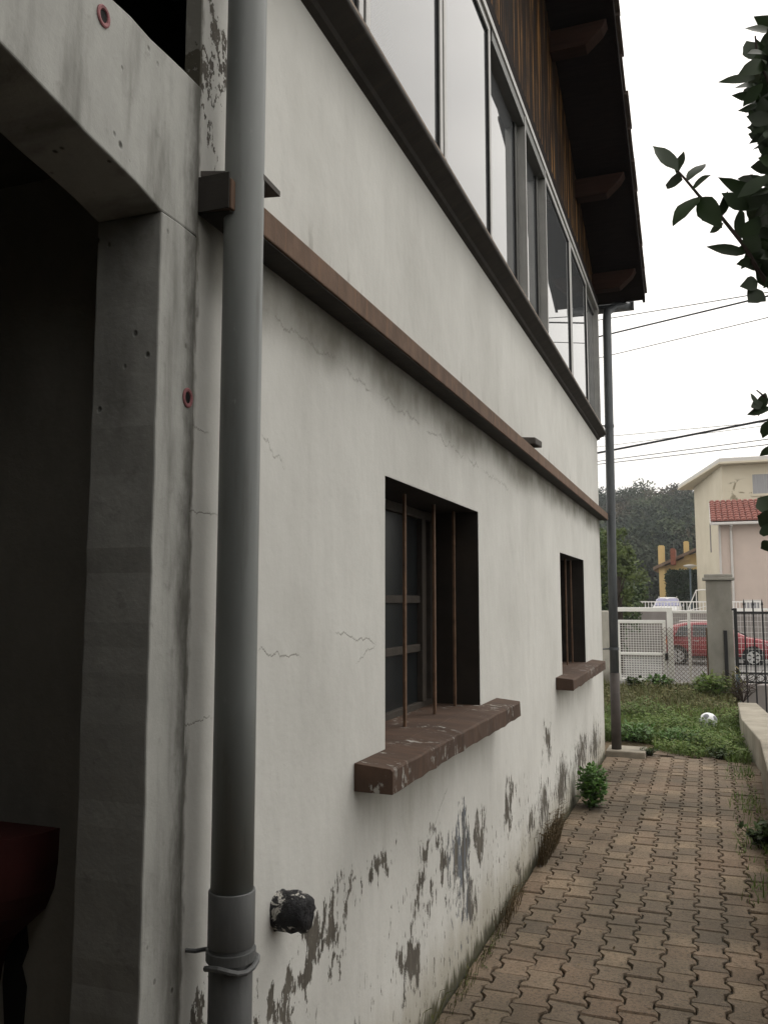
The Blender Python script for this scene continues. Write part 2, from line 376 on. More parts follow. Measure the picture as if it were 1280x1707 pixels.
M['soil'] = simple('bare_soil', (.13, .10, .065), .4, 5, .95, .1, bump=.8, bscale=25, bdist=.03)
M['asphalt'] = simple('grey_asphalt', (.135, .13, .125), .2, 3, .9, .2, bump=.5, bscale=90)
M['pavement'] = simple('grey_pavement', (.24, .225, .205), .15, 2, .9, .2)
M['ground'] = simple('earth_and_grass', (.06, .075, .035), .5, .3, .95, .1, bump=.5, bscale=3)
M['slab'] = simple('pale_concrete_slab', (.25, .222, .178), .4, 5, .9, bump=.4)
M['grass'] = foliage('grass_blades', [(.085, .14, .033), (.14, .215, .05), (.19, .26, .07), (.155, .165, .065)], .6, .2, 1.0, .25)
M['grass_dry'] = foliage('dry_weeds', [(.11, .115, .045), (.15, .135, .06), (.12, .155, .05), (.19, .15, .08)], .65, .2, 2.0, .2)
M['straw'] = foliage('dead_grass', [(.16, .12, .07), (.10, .075, .045), (.22, .17, .10)], .8, .1, 3, .2)
M['herb'] = foliage('fresh_green_leaves', [(.07, .15, .03), (.12, .23, .055), (.09, .18, .045)], .5, .35, 6, .25)
M['evergreen'] = foliage('glossy_evergreen_leaves', [(.022, .042, .014), (.034, .06, .02), (.026, .04, .018)], .4, .35, 5, .05)
M['tree'] = foliage('garden_tree_leaves', [(.04, .06, .022), (.055, .09, .026), (.08, .12, .035)], .6, .2, .9, .2)
M['tree_light'] = foliage('yellowish_tree_leaves', [(.09, .125, .035), (.125, .16, .045), (.07, .10, .03)], .6, .2, .7, .2)
M['hedge'] = foliage('hedge_leaves', [(.016, .03, .012), (.028, .045, .018), (.035, .055, .02)], .7, .2, 1.2)
M['forest'] = foliage('forest_leaves', [(.032, .045, .026), (.045, .056, .032), (.055, .06, .036), (.05, .062, .032)], .8, .1, .12)
M['forest_dark'] = foliage('dark_forest_leaves', [(.022, .034, .022), (.032, .045, .028)], .8, .1, .12)
M['forest_brown'] = foliage('autumn_forest_leaves', [(.065, .055, .035), (.085, .068, .04)], .8, .1, .12)
M['forest_pale'] = foliage('pale_forest_leaves', [(.06, .08, .04), (.08, .10, .052)], .8, .1, .12)
M['bark'] = simple('bark', (.045, .034, .026), .4, 14, .9, .1, stretch=(3, 3, .5))
M['twig'] = simple('dark_twig', (.035, .022, .017), .3, 20, .8)
M['cream'] = simple('cream_render', (.66, .60, .48), .06, 1.2, .9, .15, bump=.2)
M['pinkwall'] = simple('pale_pink_render', (.60, .50, .44), .06, 1.5, .9, .15, bump=.2)
M['yellowwall'] = simple('yellow_ochre_render', (.66, .49, .23), .1, 1, .9, .15)
M['redtile'] = simple('red_clay_tiles', (.22, .085, .068), .35, 5, .85, .2)
M['browntile'] = simple('brown_roof_edge', (.20, .14, .10), .3, 4, .85)
M['brick'] = simple('red_brick', (.25, .09, .055), .25, 6, .9)
M['whitetrim'] = simple('white_trim', (.62, .60, .57), .06, 3, .6)
M['shutter'] = simple('grey_roller_shutter', (.33, .33, .345), .25, 3, .6, stretch=(14, 1, .3))
M['carred'] = simple('red_car_paint', (.24, .018, .026), .08, 2, .25, .6, bump=0)
M['carwhite'] = simple('white_car_paint', (.68, .68, .68), .05, 2, .3, .5, bump=0)
M['carglass'] = simple('car_window_glass', (.025, .03, .034), .2, 3, .06, .6, bump=0)
M['carglass_blue'] = simple('sky_reflecting_windscreen', (.25, .25, .42), .2, 3, .1, .6, bump=0)  # blue base colour stands in for reflected sky
M['rubber'] = simple('black_rubber', (.014, .014, .014), .2, 10, .85)
M['chrome'] = simple('silver_wheel_rim', (.55, .55, .55), .1, 8, .3, .5, .7, 0)
M['lamp_orange'] = simple('orange_lamp_lens', (.75, .25, .04), .1, 8, .3)
M['ball_white'] = simple('white_ball_leather', (.75, .76, .78), .06, 12, .45, .4)
M['ball_grey'] = simple('grey_ball_panel', (.16, .17, .19), .15, 12, .5, .4)
M['redplastic'] = simple('dark_red_enamel', (.045, .009, .008), .3, 9, .55, .3)
M['wire'] = simple('black_cable', (.012, .012, .013), .1, 3, .7)
M['oldwhite'] = concrete_mat('old_peeling_whitewash', (.48, .46, .41), (.16, .145, .115), .85, False)
M['slate'] = simple('grey_slate_scrap', (.07, .062, .055), .3, 14, .8)

# ------------------------------------------------------------------ ground, road, path
def sheet(name, pts, m, z=None):
    b = MB(); b.face([(p[0], p[1], p[2] if len(p) > 2 else z) for p in pts]); return struct(b.build(name, m))
def gridz(name, xs, ys, fz, m):
    b = MB(); nx = len(xs)
    b.v = [(x, y, fz(x, y)) for y in ys for x in xs]
    for j in range(len(ys) - 1):
        for i in range(nx - 1):
            a = j * nx + i; b.f.append((a, a + 1, a + 1 + nx, a + nx)); b.mi.append(0)
    return struct(b.build(name, m, smooth=True))
sheet('ground', [(-900, -900), (900, -900), (900, 900), (-900, 900)], M['ground'], -.76)
gridz('soil_bed', [-6, -3, -1.2, -.4, 0, .4, .8, 1.1, 1.38], [-5, 9, 9.9, 11, 12.5, 14, 15.45], lambda x, y: -.035 + (max(0, y - 10) * .035), M['soil'])
sheet('driveway', [(1.55, -6), (14, -6), (14, 16), (1.55, 16)], M['asphalt'], -.26)
sheet('pavement', [(-40, 16.2), (60, 16.2), (60, 22), (-40, 22)], M['pavement'], -.58)
sheet('road', [(-60, 22.0), (80, 22.0), (80, 37.6), (-60, 37.6)], M['asphalt'], -.71)
kerb = MB(); kerb.box(-40, 60, 21.85, 22.05, -.75, -.575); tag(kerb.build('kerb', M['slab'], bevel=.02), 'pale kerb between grey pavement and road', 'kerb')
sheet('terrace', [(-60, 38.5), (90, 38.5), (90, 85), (-60, 85)], M['asphalt'], .42)

def fhill(x, y):
    t = max(0.0, min(1.0, (y - 75) / 110)); s = t * t * (3 - 2 * t)
    hx = 1 - .35 * max(0, min(1, (x + 5) / 90)); return -.8 + 17.5 * s * hx + 1.2 * math.sin(x * .07 + y * .03) * s
gridz('hill', [-160 + i * 10 for i in range(33)], [70 + i * 8 for i in range(22)], fhill, M['ground'])

# paving: interlocking I shaped blocks, staggered, as one modelled surface
def paving():
    b = MB(); cp, rpch = .137, .172; we, ww = .0775, .0525; hl = rpch / 2 - .0025
    half = [(we - .004, -hl), (we, -hl + .008), (we, -.060), (we - .004, -.054), (ww + .003, -.033), (ww, -.027), (ww, .027), (ww + .003, .033), (we - .004, .054), (we, .060), (we, hl - .008), (we - .004, hl)]
    ncol = 11; j = 0
    for c in range(ncol):
        cx = .05 + c * cp; y = -3 + (.086 if c % 2 else 0)
        while y < 9.72:
            dz = random.gauss(0, .0022) + .003 * math.sin(cx * 5 + y * 2.3); tx, ty = random.gauss(0, .016), random.gauss(0, .016)
            jx, jy = random.gauss(0, .0012), random.gauss(0, .0015)
            sink = -.010 * math.exp(-((y - 4.7) / .5) ** 2 - ((cx - .75) / .4) ** 2)
            poly = [(min(max(x, -9), 9), yy) for x, yy in half] + [(-x, yy) for x, yy in reversed(half)]
            n = len(poly); i = len(b.v)
            for lvl, (ins, z) in enumerate(((0, -.05), (0, -.007), (.0055, 0))):
                for x, yy in poly:
                    k = 1 - ins / max(abs(x), .02); ky = 1 - ins / .0835
                    px, py = x * k, yy * ky
                    if lvl < 2: px, py = x + 0, yy
                    px += cx + jx; py += y + jy
                    b.v.append((max(px, .012), py, z + dz + sink + (tx * (px - cx) + ty * (py - y)) * (lvl > 0)))
            for l in range(2):
                for q in range(n):
                    w = (q + 1) % n; b.f.append((i + l * n + q, i + l * n + w, i + (l + 1) * n + w, i + (l + 1) * n + q)); b.mi.append(0)
            b.f.append(tuple(i + 2 * n + q for q in range(n))); b.mi.append(0)
            y += rpch
    # a closing course of larger plain blocks before the garden
    x = .45
    while x < 1.3:
        w = .158; y0 = 9.76 + rnd(-.01, .01)
        b.box(x, x + w - .007, y0, y0 + .31, -.05, .002 + rnd(-.003, .003)); x += w
    return struct(b.build('paved_path', M['paver']))
paving()
jb = MB(); jb.face([(-.02, -5, -.017), (1.56, -5, -.017), (1.56, 10.1, -.017), (-.02, 10.1, -.017)]); struct(jb.build('path_bedding', M['joint']))

# ------------------------------------------------------------------ the house
YE = 9.45          # far corner of the house
HX = -8.0
house = thing('house', 'white rendered two storey house with peeling paint and a dark timber gable', 'house')
def wall_with_holes(name, ys, zs, holes, xf, depth, mat_, reveal):
    b = MB()
    for a, c in zip(ys, ys[1:]):
        for d, e in zip(zs, zs[1:]):
            if any(h[0] < (a + c) / 2 < h[1] and h[2] < (d + e) / 2 < h[3] for h in holes): continue
            b.face([(xf, a, d), (xf, c, d), (xf, c, e), (xf, a, e)])
            b.face([(xf - depth, a, d), (xf - depth, a, e), (xf - depth, c, e), (xf - depth, c, d)])
    y0, y1, z0, z1 = ys[0], ys[-1], zs[0], zs[-1]; xb = xf - depth
    b.face([(xf, y0, z0), (xf, y0, z1), (xb, y0, z1), (xb, y0, z0)]); b.face([(xf, y1, z0), (xb, y1, z0), (xb, y1, z1), (xf, y1, z1)])
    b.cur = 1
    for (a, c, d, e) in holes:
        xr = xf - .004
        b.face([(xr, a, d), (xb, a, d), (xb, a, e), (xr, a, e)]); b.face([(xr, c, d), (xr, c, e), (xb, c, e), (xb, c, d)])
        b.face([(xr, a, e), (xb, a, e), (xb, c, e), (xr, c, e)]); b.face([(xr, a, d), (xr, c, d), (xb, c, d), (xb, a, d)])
    return b.build(name, [mat_, reveal], house)
W1 = (2.825, 4.155, 1.10, 2.065); W2 = (6.71, 8.09, 1.06, 2.0)
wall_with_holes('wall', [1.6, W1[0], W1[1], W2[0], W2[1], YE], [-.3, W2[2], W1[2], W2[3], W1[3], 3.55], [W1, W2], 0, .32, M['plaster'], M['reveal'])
b = MB(); b.box(HX, -.325, YE - .3, YE, -.3, 4.9); b.box(HX, HX + .3, -4, YE - .305, -.3, 4.9); b.build('side_wall', M['plaster_plain'], house)
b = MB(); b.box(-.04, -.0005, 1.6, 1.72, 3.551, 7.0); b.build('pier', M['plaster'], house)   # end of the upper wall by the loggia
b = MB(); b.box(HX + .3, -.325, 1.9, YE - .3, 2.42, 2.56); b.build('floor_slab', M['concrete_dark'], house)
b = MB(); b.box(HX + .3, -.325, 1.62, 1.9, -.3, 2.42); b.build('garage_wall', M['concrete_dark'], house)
# ledge between the storeys
b = MB(); b.prism([(-.001, 2.501), (.088, 2.495), (.088, 2.565), (.075, 2.574), (-.001, 2.585)], 'y', 1.603, YE + .06)
b2 = MB(); b2.box(-.001, .083, 1.5985, 1.6025, 2.497, 2.58); b2.build('ledge_end', M['dark_ledge'], house)
lg = b.build('ledge', [M['brown']], house, bevel=.003)
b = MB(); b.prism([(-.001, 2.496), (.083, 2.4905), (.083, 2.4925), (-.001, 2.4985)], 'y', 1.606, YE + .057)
b.build('ledge_underside_shade', M['dark_ledge'], house)  # thin dark sheet, paints the shade on the ledge's underside
# cornice that carries the upper windows
b = MB(); b.prism([(-.001, 3.375), (.022, 3.385), (.03, 3.40), (.098, 3.432), (.098, 3.452), (.09, 3.456), (-.12, 3.456), (-.12, 3.375)], 'y', 1.6, YE + .06)
b.build('cornice', M['dark_ledge'], house, bevel=.006)
# band of sliding aluminium windows
ZB, ZT = 3.50, 4.80
b = MB(); b.box(-.12, .078, 1.6, YE + .05, 3.4575, 3.501); b.build('sill_rail', M['taupe'], house, bevel=.004)
band = MB(); band.box(-.10, .06, 1.72, YE + .04, 3.502, 3.515); band.box(-.10, .055, 1.72, YE + .02, ZT, ZT + .045)
wb = band.build('window_band', M['alu'], house, bevel=.004)
mull = [1.75, 2.52, 3.46, 4.40, 5.34, 6.10, 7.38, 8.50, 9.42]
def sash(i, a, c, rec, w):
    x1 = .042 - rec; x0 = x1 - .035; z0, z1 = 3.516, ZT - .002
    s_ = MB(); t = .052
    s_.box(x0, x1, a, c, z0, z0 + t); s_.box(x0, x1, a, c, z1 - .045, z1)
    s_.box(x0, x1, a, a + w, z0 + t, z1 - .045); s_.box(x0, x1, c - w, c, z0 + t, z1 - .045)
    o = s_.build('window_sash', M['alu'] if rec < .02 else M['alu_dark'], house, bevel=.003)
    g_ = MB(); xg = x1 - .014; g_.box(xg - .005, xg, a + w, c - w, z0 + t, z1 - .045); g_.build('pane', M['glass'], o)
    k = MB(); e = .010
    for bx in ((a + w, a + w + e, z0 + t, z1 - .045), (c - w - e, c - w, z0 + t, z1 - .045), (a + w + e, c - w - e, z1 - .045 - e, z1 - .045)):
        k.box(xg + .0005, xg + .009, *bx)
    k.build('gasket', M['gasket'], o)
recs = [0, 0, 0, .045, .045, 0, 0, .03]
for i in range(8):
    sash(i, mull[i] + .012, mull[i + 1] - .012, recs[i], .038 if i not in (3, 4) else .06)
for i, y in enumerate(mull):
    if i in (0, 4, 5, 8):
        s_ = MB(); s_.box(-.10, .05, y - .0115 - (.05 if i == 8 else 0), y + (.0115 if i else .03), 3.516, ZT - .001); s_.build('mullion', M['alu'], wb)
for a, c in ((mull[3], mull[4]), (mull[4], mull[5])):
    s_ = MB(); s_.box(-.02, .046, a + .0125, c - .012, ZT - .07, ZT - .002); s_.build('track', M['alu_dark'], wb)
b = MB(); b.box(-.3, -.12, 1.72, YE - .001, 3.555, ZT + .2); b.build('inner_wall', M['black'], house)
# timber gable over the windows and the roof
SL = .43
def zs(y):    # underside of the roof along the gable
    return 5.0 + SL * (9.8 - y) if y > 4.6 else 5.0 + SL * (y + .6)
b = MB(); b.prism([(1.6, ZT + .046), (YE, ZT + .046), (YE, zs(YE) - .002), (4.6, zs(4.6) - .002), (1.6, zs(1.6) - .002)], 'x', -.14, .012)
b.build('timber_cladding', M['wood'], house)
b = MB(); b.box(.013, .045, 1.7, YE + .02, ZT + .047, ZT + .16); b.build('head_board', M['dark_wood'], house, bevel=.004)
XR = .53
roof = MB()
for (ya, yb) in ((9.8, 4.6), (-.6, 4.6)):
    za, zb_ = zs(ya), zs(yb if yb != 4.6 else 4.6001)
    roof.prism([(ya, za), (yb, zb_), (yb, zb_ + .05), (ya, za + .05)], 'x', HX - .5, XR - .03)
ro = roof.build('roof', M['dark_wood'], house)
fb = MB()
for (ya, yb) in ((9.8, 4.6), (-.6, 4.6)):
    za, zb_ = zs(ya), zs(4.6001)
    fb.prism([(ya, za - .03), (yb, zb_ - .03), (yb, zb_ + .09), (ya, za + .09)], 'x', XR - .028, XR)
fb.build('barge_board', M['dark_wood'], ro)
tl = MB()
for side in (1, -1):
    n = 17
    for i in range(n):
        s0 = i * .335; L = .37
        y0 = (9.83 - s0) if side == 1 else (-.63 + s0); y1 = y0 - side * L
        z0 = 5.0 + SL * s0 + .085; z1 = 5.0 + SL * (s0 + L) + .055
        j = rnd(-.012, .012); t = .032
        tl.prism([(y0, z0), (y1, z1), (y1, z1 + t), (y0, z0 + t)], 'x', HX - .5, XR + .03 + j)
tl.build('roof_tiles', M['tile_dark'], ro)
for y in (6.72, 8.12, 9.30):
    p = MB(); z = zs(y)
    poly = [(-.135, z - .235), (.30, z - .235), (.43, z - .12), (.47, z - .05), (-.135, z - .05)]
    p.prism(poly, 'y', y - .07, y + .07); p.build('purlin', M['purlin'], ro, bevel=.006)
gu = MB(); pts = [(x, 9.88, 4.98) for x in (-8.3, .40)]; gu.tube(pts, .06, 10); gu.build('gutter', M['zinc'], ro)

# barred cellar windows
def barred(Wn, bars, rails, stile):
    a, c, d, e = Wn; x = -.235
    f = MB(); t = .045
    f.box(x - .05, x, a + .001, c - .001, d + .001, d + t); f.box(x - .05, x, a + .001, c - .001, e - t, e - .001)
    f.box(x - .05, x, a + .001, a + t, d + t, e - t); f.box(x - .05, x, c - t, c - .001, d + t, e - t)
    f.box(x - .05, x + .006, stile - .03, stile + .03, d + t, e - t)
    for r in rails: f.box(x - .04, x - .006, a + t, stile - .03, r - .018, r + .018)
    o = f.build('window', M['frame_paint'], house, bevel=.003)
    g_ = MB(); g_.box(x - .03, x - .022, a + t, stile - .03, d + t, e - t); g_.build('pane', M['dark_glass'], o)
    g_ = MB(); g_.box(x - .034, x - .026, stile + .03, c - t, d + t, e - t); g_.build('pane', M['dark_glass'], o)
    for y in bars:
        k = MB(); k.box(-.112, -.100, y - .010, y + .010, d + .001, e - .001); k.build('bar', M['rust'], o, bevel=.002)
barred(W1, (2.93, 3.34, 3.75, 4.08), (1.40, 1.63), 3.99)
barred(W2, (6.85, 7.30, 7.68, 8.0), (1.38, 1.6, 1.8), 7.9)
def sill(y0, y1, zt, zb_, a, c):
    s_ = MB(); p = .128; n = 26
    pts = []
    ys = [y0 + (y1 - y0) * i / n for i in range(n + 1)]
    for k, y in enumerate(ys):
        j = lambda q: random.gauss(0, q)
        s_.v += [(.001, y, zb_), (p + j(.0016), y, zb_ + j(.003)), (p + j(.0014), y, zt - .006 + j(.0016)), (p - .006 + j(.0012), y, zt + j(.0012)), (.001, y, zt + .012)]
    for k in range(n):
        for q in range(5):
            w = (q + 1) % 5; i = k * 5
            s_.f.append((i + q, i + 5 + q, i + 5 + w, i + w)); s_.mi.append(0)
    s_.f.append((0, 1, 2, 3, 4)); s_.f.append(tuple(n * 5 + q for q in (4, 3, 2, 1, 0))); s_.mi += [0, 0]
    s_.box(-.235, .0008, a + .001, c - .001, zt - .02, zt + .013)
    return s_.build('window_sill', M['sill'], house, bevel=.0025)
sill(2.545, 4.50, 1.105, 1.03, W1[0], W1[1])
sill(6.40, 8.52, 1.055, .978, W2[0], W2[1])

# downpipes
def ring(b, c, r0, z0, z1, n=28):
    b.tube([(c[0], c[1], z0), (c[0], c[1], z1)], r0, n)
P1 = (.085, 1.664)
b = MB(); b.tube([(P1[0], P1[1], .99 + i * .42) for i in range(13)], .0455, 36); dp = b.build('downpipe', M['pvc'], house, smooth=True, label='thick pale grey plastic downpipe by the garage opening')
b = MB(); b.tube([(P1[0], P1[1], -.3), (P1[0], P1[1], .9)], .0462, 36); ring(b, P1, .0495, .90, 1.012, 36); b.build('pipe_sleeve', M['pvc_dark'], dp, smooth=True, bevel=.002, label='darker lower length of the pipe with a socket')
b = MB(); ring(b, P1, .0525, .872, .892, 36)
b.tube([(P1[0] - .05, P1[1] - .01, .888), (.02, 1.63, .890), (.001, 1.622, .892)], .0045, 8)
b.tube([(P1[0] + math.cos(t) * .056, P1[1] + math.sin(t) * .056, .865 + .006 * math.sin(3 * t)) for t in [k * .35 - 2.2 for k in range(12)]], .006, 8)
b.build('pipe_clamp', M['pvc_dark'], dp, smooth=False)
P2 = (.112, 9.60)
b = MB()
b.tube([(.35, 9.86, 4.97), (.20, 9.72, 4.93), (.128, 9.62, 4.85), (.124, 9.6, 4.74), (.115, 9.6, 3), (.108, 9.6, 2), (.103, 9.6, .85)], .047, 20)
dq = b.build('downpipe', M['zinc'], house, smooth=True, label='slim dark zinc downpipe at the far corner')
b = MB(); b.tube([(.103, 9.6, .86), (.102, 9.6, .05)], .051, 20); b.build('cast_iron_foot', M['cast'], dq, smooth=True)
for z, x in ((3.53, .118), (2.56, .112), (1.10, .104)):
    b = MB(); ring(b, (x, 9.6), .053, z, z + .03, 20); b.tube([(x - .04, 9.58, z + .015), (-.02, YE - .004, z + .015)], .008, 6); b.build('pipe_clamp', M['zinc'], dq)
b = MB(); b.box(.002, .40, 9.47, 9.86, -.04, .062); tag(b.build('stone_footing', M['slab'], bevel=.012), 'pale stone slab under the foot of the far downpipe', 'slab')

# pipe stub wrapped in black tape
b = MB(); n = 22
rr = [.052, .046, .049, .047, .05, .045, .046, .041, .026]; xs = [-.01, .008, .022, .036, .05, .062, .074, .083, .087]
for k, (r, x) in enumerate(zip(rr, xs)):
    for j in range(n):
        a = 2 * math.pi * j / n; q = r * (1 + random.gauss(0, .035) + .05 * math.sin(3 * a + k)); b.v.append((x + random.gauss(0, .002), 2.045 + q * math.cos(a), .838 + q * math.sin(a)))
for k in range(len(rr) - 1):
    for j in range(n): l = (j + 1) % n; b.f.append((k * n + j, k * n + l, (k + 1) * n + l, (k + 1) * n + j)); b.mi.append(0)
b.f.append(tuple((len(rr) - 1) * n + j for j in range(n))); b.mi.append(0)
b.build('pipe_stub', M['tape'], house, smooth=True, label='short pipe stub wrapped in black tape flecked with white paint')

# raw concrete frame of the garage and loggia
def rough_prism(name, poly, x0, x1, mat_, parent, jit=.006, step=.06, lab=None):
    b = MB(); P = []
    for (a, c) in zip(poly, poly[1:] + poly[:1]):
        d = math.hypot(c[0] - a[0], c[1] - a[1]); k = max(1, int(d / step))
        for i in range(k):
            t = i / k; P.append((a[0] + (c[0] - a[0]) * t + random.gauss(0, jit), a[1] + (c[1] - a[1]) * t + random.gauss(0, jit)))
    b.prism(P, 'x', x0, x1); return b.build(name, mat_, parent, bevel=.004, label=lab)
rough_prism('column', [(1.462, -.3), (1.597, -.3), (1.597, 2.44), (1.462, 2.44)], -.16, .004, M['concrete'], house, .0009, .05)
beam = rough_prism('beam', [(1.462, 2.441), (1.599, 2.441), (1.599, 2.80), (.9, 2.785), (-4, 2.77), (-4, 2.72), (.35, 2.63), (1.015, 2.526), (1.3, 2.475)], -.16, .004, M['concrete'], house, .0022)
for (y, z, x) in ((1.258, 2.741, .004), (1.574, 2.063, .004)):
    b = MB(); n = 24; prof = [(.022, 0), (.022, .002), (.0195, .0035), (.0145, .003), (.0125, .0005)]
    for r, h in prof:
        for j in range(n): a = 2 * math.pi * j / n; b.v.append((x + h + .0005, y + r * .85 * math.cos(a), z + r * math.sin(a)))
    for k in range(len(prof) - 1):
        for j in range(n): l = (j + 1) % n; b.f.append((k * n + j, k * n + l, (k + 1) * n + l, (k + 1) * n + j)); b.mi.append(0)
    b.cur = 1; b.f.append(tuple((len(prof) - 1) * n + j for j in range(n))); b.mi.append(1)
    b.build('formwork_sleeve', [M['pink'], M['black']], house, smooth=False, label='small pink plastic ring set in raw concrete')
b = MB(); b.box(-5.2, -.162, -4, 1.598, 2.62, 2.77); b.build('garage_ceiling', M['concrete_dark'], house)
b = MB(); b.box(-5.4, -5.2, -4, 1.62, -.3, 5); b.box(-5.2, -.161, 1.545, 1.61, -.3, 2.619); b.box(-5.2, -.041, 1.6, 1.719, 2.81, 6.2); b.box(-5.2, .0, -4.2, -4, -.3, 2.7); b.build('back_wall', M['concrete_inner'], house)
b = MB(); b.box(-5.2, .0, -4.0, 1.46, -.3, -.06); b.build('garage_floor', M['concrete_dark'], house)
b = MB(); b.box(-.95, -.9, -4, 1.549, 2.771, 5.2); b.build('loggia_wall', M['dark_wood'], house)
b = MB(); b.box(-.9, -.02, -4, -.6, 2.775, 5.2); b.build('loggia_partition', M['dark_wood'], house)

# scraps left on the ledge
b = MB(); b.prism([(.0, 1.612), (.13, 1.66), (.125, 1.765), (.0, 1.74)], 'z', 2.590, 2.603); tag(b.build('board_scrap', M['slate']), 'dark flat slate scrap on the ledge behind the thick grey downpipe', 'scrap')
b = MB(); b.prism([(.012, 5.18), (.10, 5.22), (.112, 5.38), (.02, 5.36)], 'z', 2.5885, 2.63); tag(b.build('wood_scrap', M['slate'], bevel=.006), 'small dark block lying on the brown ledge midway along the wall', 'scrap')

# dark red basin on the garage wall
t = thing('wash_basin', 'dark red wall basin in the gloom of the garage opening', 'basin', (-.455, 1.544, 0))
b = MB(); prof = [(.185, 1.135), (.183, 1.06), (.176, 1.01), (.155, .965), (.12, .935), (.085, .905), (.06, .87), (.045, .83), (.04, .79)]
n = 20
for r, z in prof:
    for j in range(n + 1):
        a = math.pi * j / n; rx = r; b.v.append((rx * math.cos(a), -r * 1.0 * math.sin(a), z))
for k in range(len(prof) - 1):
    for j in range(n): q = k * (n + 1) + j; b.f.append((q, q + 1, q + n + 2, q + n + 1)); b.mi.append(0)
b.f.append(tuple(range(n + 1))); b.mi.append(0)
b.build('bowl', M['redplastic'], t, smooth=False)
b = MB(); b.tube([(0.0, -.03, .80), (-.015, -.03, .72), (-.05, -.03, .60), (-.06, -.03, -.05)], .022, 12); b.build('waste_pipe', M['black'], t, smooth=True)
b = MB(); b.prism([(.06, .93), (.105, .945), (.115, .88), (.10, .84), (.115, .80), (.11, .72), (.085, .69), (.06, .71), (.05, .8)], 'y', -.0035, -.001); b.build('damp_patch', M['black'], t)

# unseen block added behind the viewer to darken the pipe and garage opening
t = thing('blocker', 'unseen block added behind the viewer to hold back light', 'building', (2.2, -1.7, 0))
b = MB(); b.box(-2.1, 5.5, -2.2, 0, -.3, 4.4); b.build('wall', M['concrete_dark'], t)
b = MB(); b.box(-1.64, 5.7, -2.3, 2.55, 2.62, 2.72); b.build('blocker_top', M['dark_wood'], t)  # added out of view to keep sky light off jamb and beam
b = MB(); b.box(.70, .80, .001, 3.05, -.3, 2.615); b.build('blocker_side', M['dark_wood'], t)  # added out of view to cut light from the right
b = MB(); b.box(-1.2, -.3, .001, .04, -.02, 2.0); b.build('blocker_panel', M['dark_wood'], t)

# ------------------------------------------------------------------ right hand low wall
t = MB(); t.prism([(1.39, 12.4), (1.62, 12.4), (1.86, 8.8), (1.505, 8.8), (1.372, 10.7)], 'z', -.3, .30); tag(t.build('low_wall', M['concrete_low'], bevel=.012), 'sandy coloured low concrete wall running from the iron gate', 'low wall', 'low garden walls')
t = MB(); t.prism([(1.465, 8.797), (1.86, 8.797), (1.72, 3.0), (1.55, -3), (1.33, -3), (1.385, 4.5)], 'z', -.3, .352); tag(t.build('low_wall', M['slab'], bevel=.012), 'pale topped low concrete wall along the right edge of the paved path', 'low wall', 'low garden walls')

# ------------------------------------------------------------------ front garden: grass, weeds, ball
def gz(y): return -.035 + max(0, y - 10) * .035
def grass_patch(name, n, region, m, hl, wl_, lean=.5, dens=None):
    b = MB(); k = 0
    while k < n:
        x, y = rnd(region[0], region[1]), rnd(region[2], region[3])
        if dens and random.random() > dens(x, y): continue
        k += 1; h = rnd(*hl) * (.7 + .6 * random.random()); w = rnd(*wl_); a = rnd(0, 6.283); ln = rnd(.1, lean)
        d = Vector((math.cos(a) * ln, math.sin(a) * ln, 1)).normalized(); u = Vector((-math.sin(a), math.cos(a), 0))
        p = Vector((x, y, gz(y) - .01)); q = p + d * h * .55; r_ = q + (d + Vector((math.cos(a), math.sin(a), -.2)) * ln * .8).normalized() * h * .5
        i = len(b.v); b.v += [tuple(p - u * w * .5), tuple(p + u * w * .5), tuple(q + u * w * .45), tuple(q - u * w * .45), tuple(r_)]
        b.f += [(i, i + 1, i + 2, i + 3), (i + 3, i + 2, i + 4)]; b.mi += [0, 0]
    return stuff(b.build(name, m))
def edge(x, y):
    lim = 9.95 + .22 * math.sin(x * 4.1 + 1) + (.45 if x < .45 else 0) - (.0 if x < 1.1 else (x - 1.1) * 3)
    return 1.0 if y > lim else .0
tag(grass_patch('grass', 26000, (-1.2, 1.42, 9.5, 12.9), M['grass'], (.04, .17), (.005, .014), .9, edge), 'bright green grass and clover between the paved path and the ball', 'grass')
tag(grass_patch('grass', 17000, (-1.6, 1.42, 12.0, 15.45), M['grass_dry'], (.05, .2), (.006, .016), 1.0), 'brownish rough grass in front of the white gate', 'grass')
tag(grass_patch('grass', 1500, (1.16, 1.40, 5.2, 10.2), M['grass'], (.03, .13), (.004, .010), .9, lambda x, y: min(1, (x - 1.12) * 4) * (.25 + .75 * (math.sin(y * 5.1) > 0))), 'straggling grass along the foot of the pale low wall', 'grass')

def ground_cover(name, label, n, region, m, hh, L, dens=None):
    b = MB(); k = 0
    while k < n:
        x, y = rnd(region[0], region[1]), rnd(region[2], region[3])
        if dens and random.random() > dens(x, y): continue
        k += 1; hm = .5 + .25 * math.sin(x * 5.3 + y * 2.1) + .25 * math.sin(y * 4.7 - x * 3.3 + 1) + .2 * math.sin(x * 11 + y * 9)
        p = Vector((x, y, gz(y) + rnd(.15, 1) * hh * max(.15, hm)))
        d = Vector((rnd(-1, 1), rnd(-1, 1), rnd(-.3, .5))); l = rnd(*L); b.quadleaf(p, d, Vector((rnd(-.6, .6), rnd(-.8, .3), 1)), l, l * rnd(.45, .8))
    tag(stuff(b.build(name, m)), label, 'ground cover')
ground_cover('ground_cover', 'bright leafy ground cover among the grass near the paving', 20000, (-1.2, 1.42, 9.6, 12.6), M['grass'], .27, (.02, .05), edge)
ground_cover('ground_cover', 'dull brownish leafy ground cover in front of the gate', 11000, (-1.6, 1.42, 12.0, 15.45), M['grass_dry'], .22, (.025, .055))
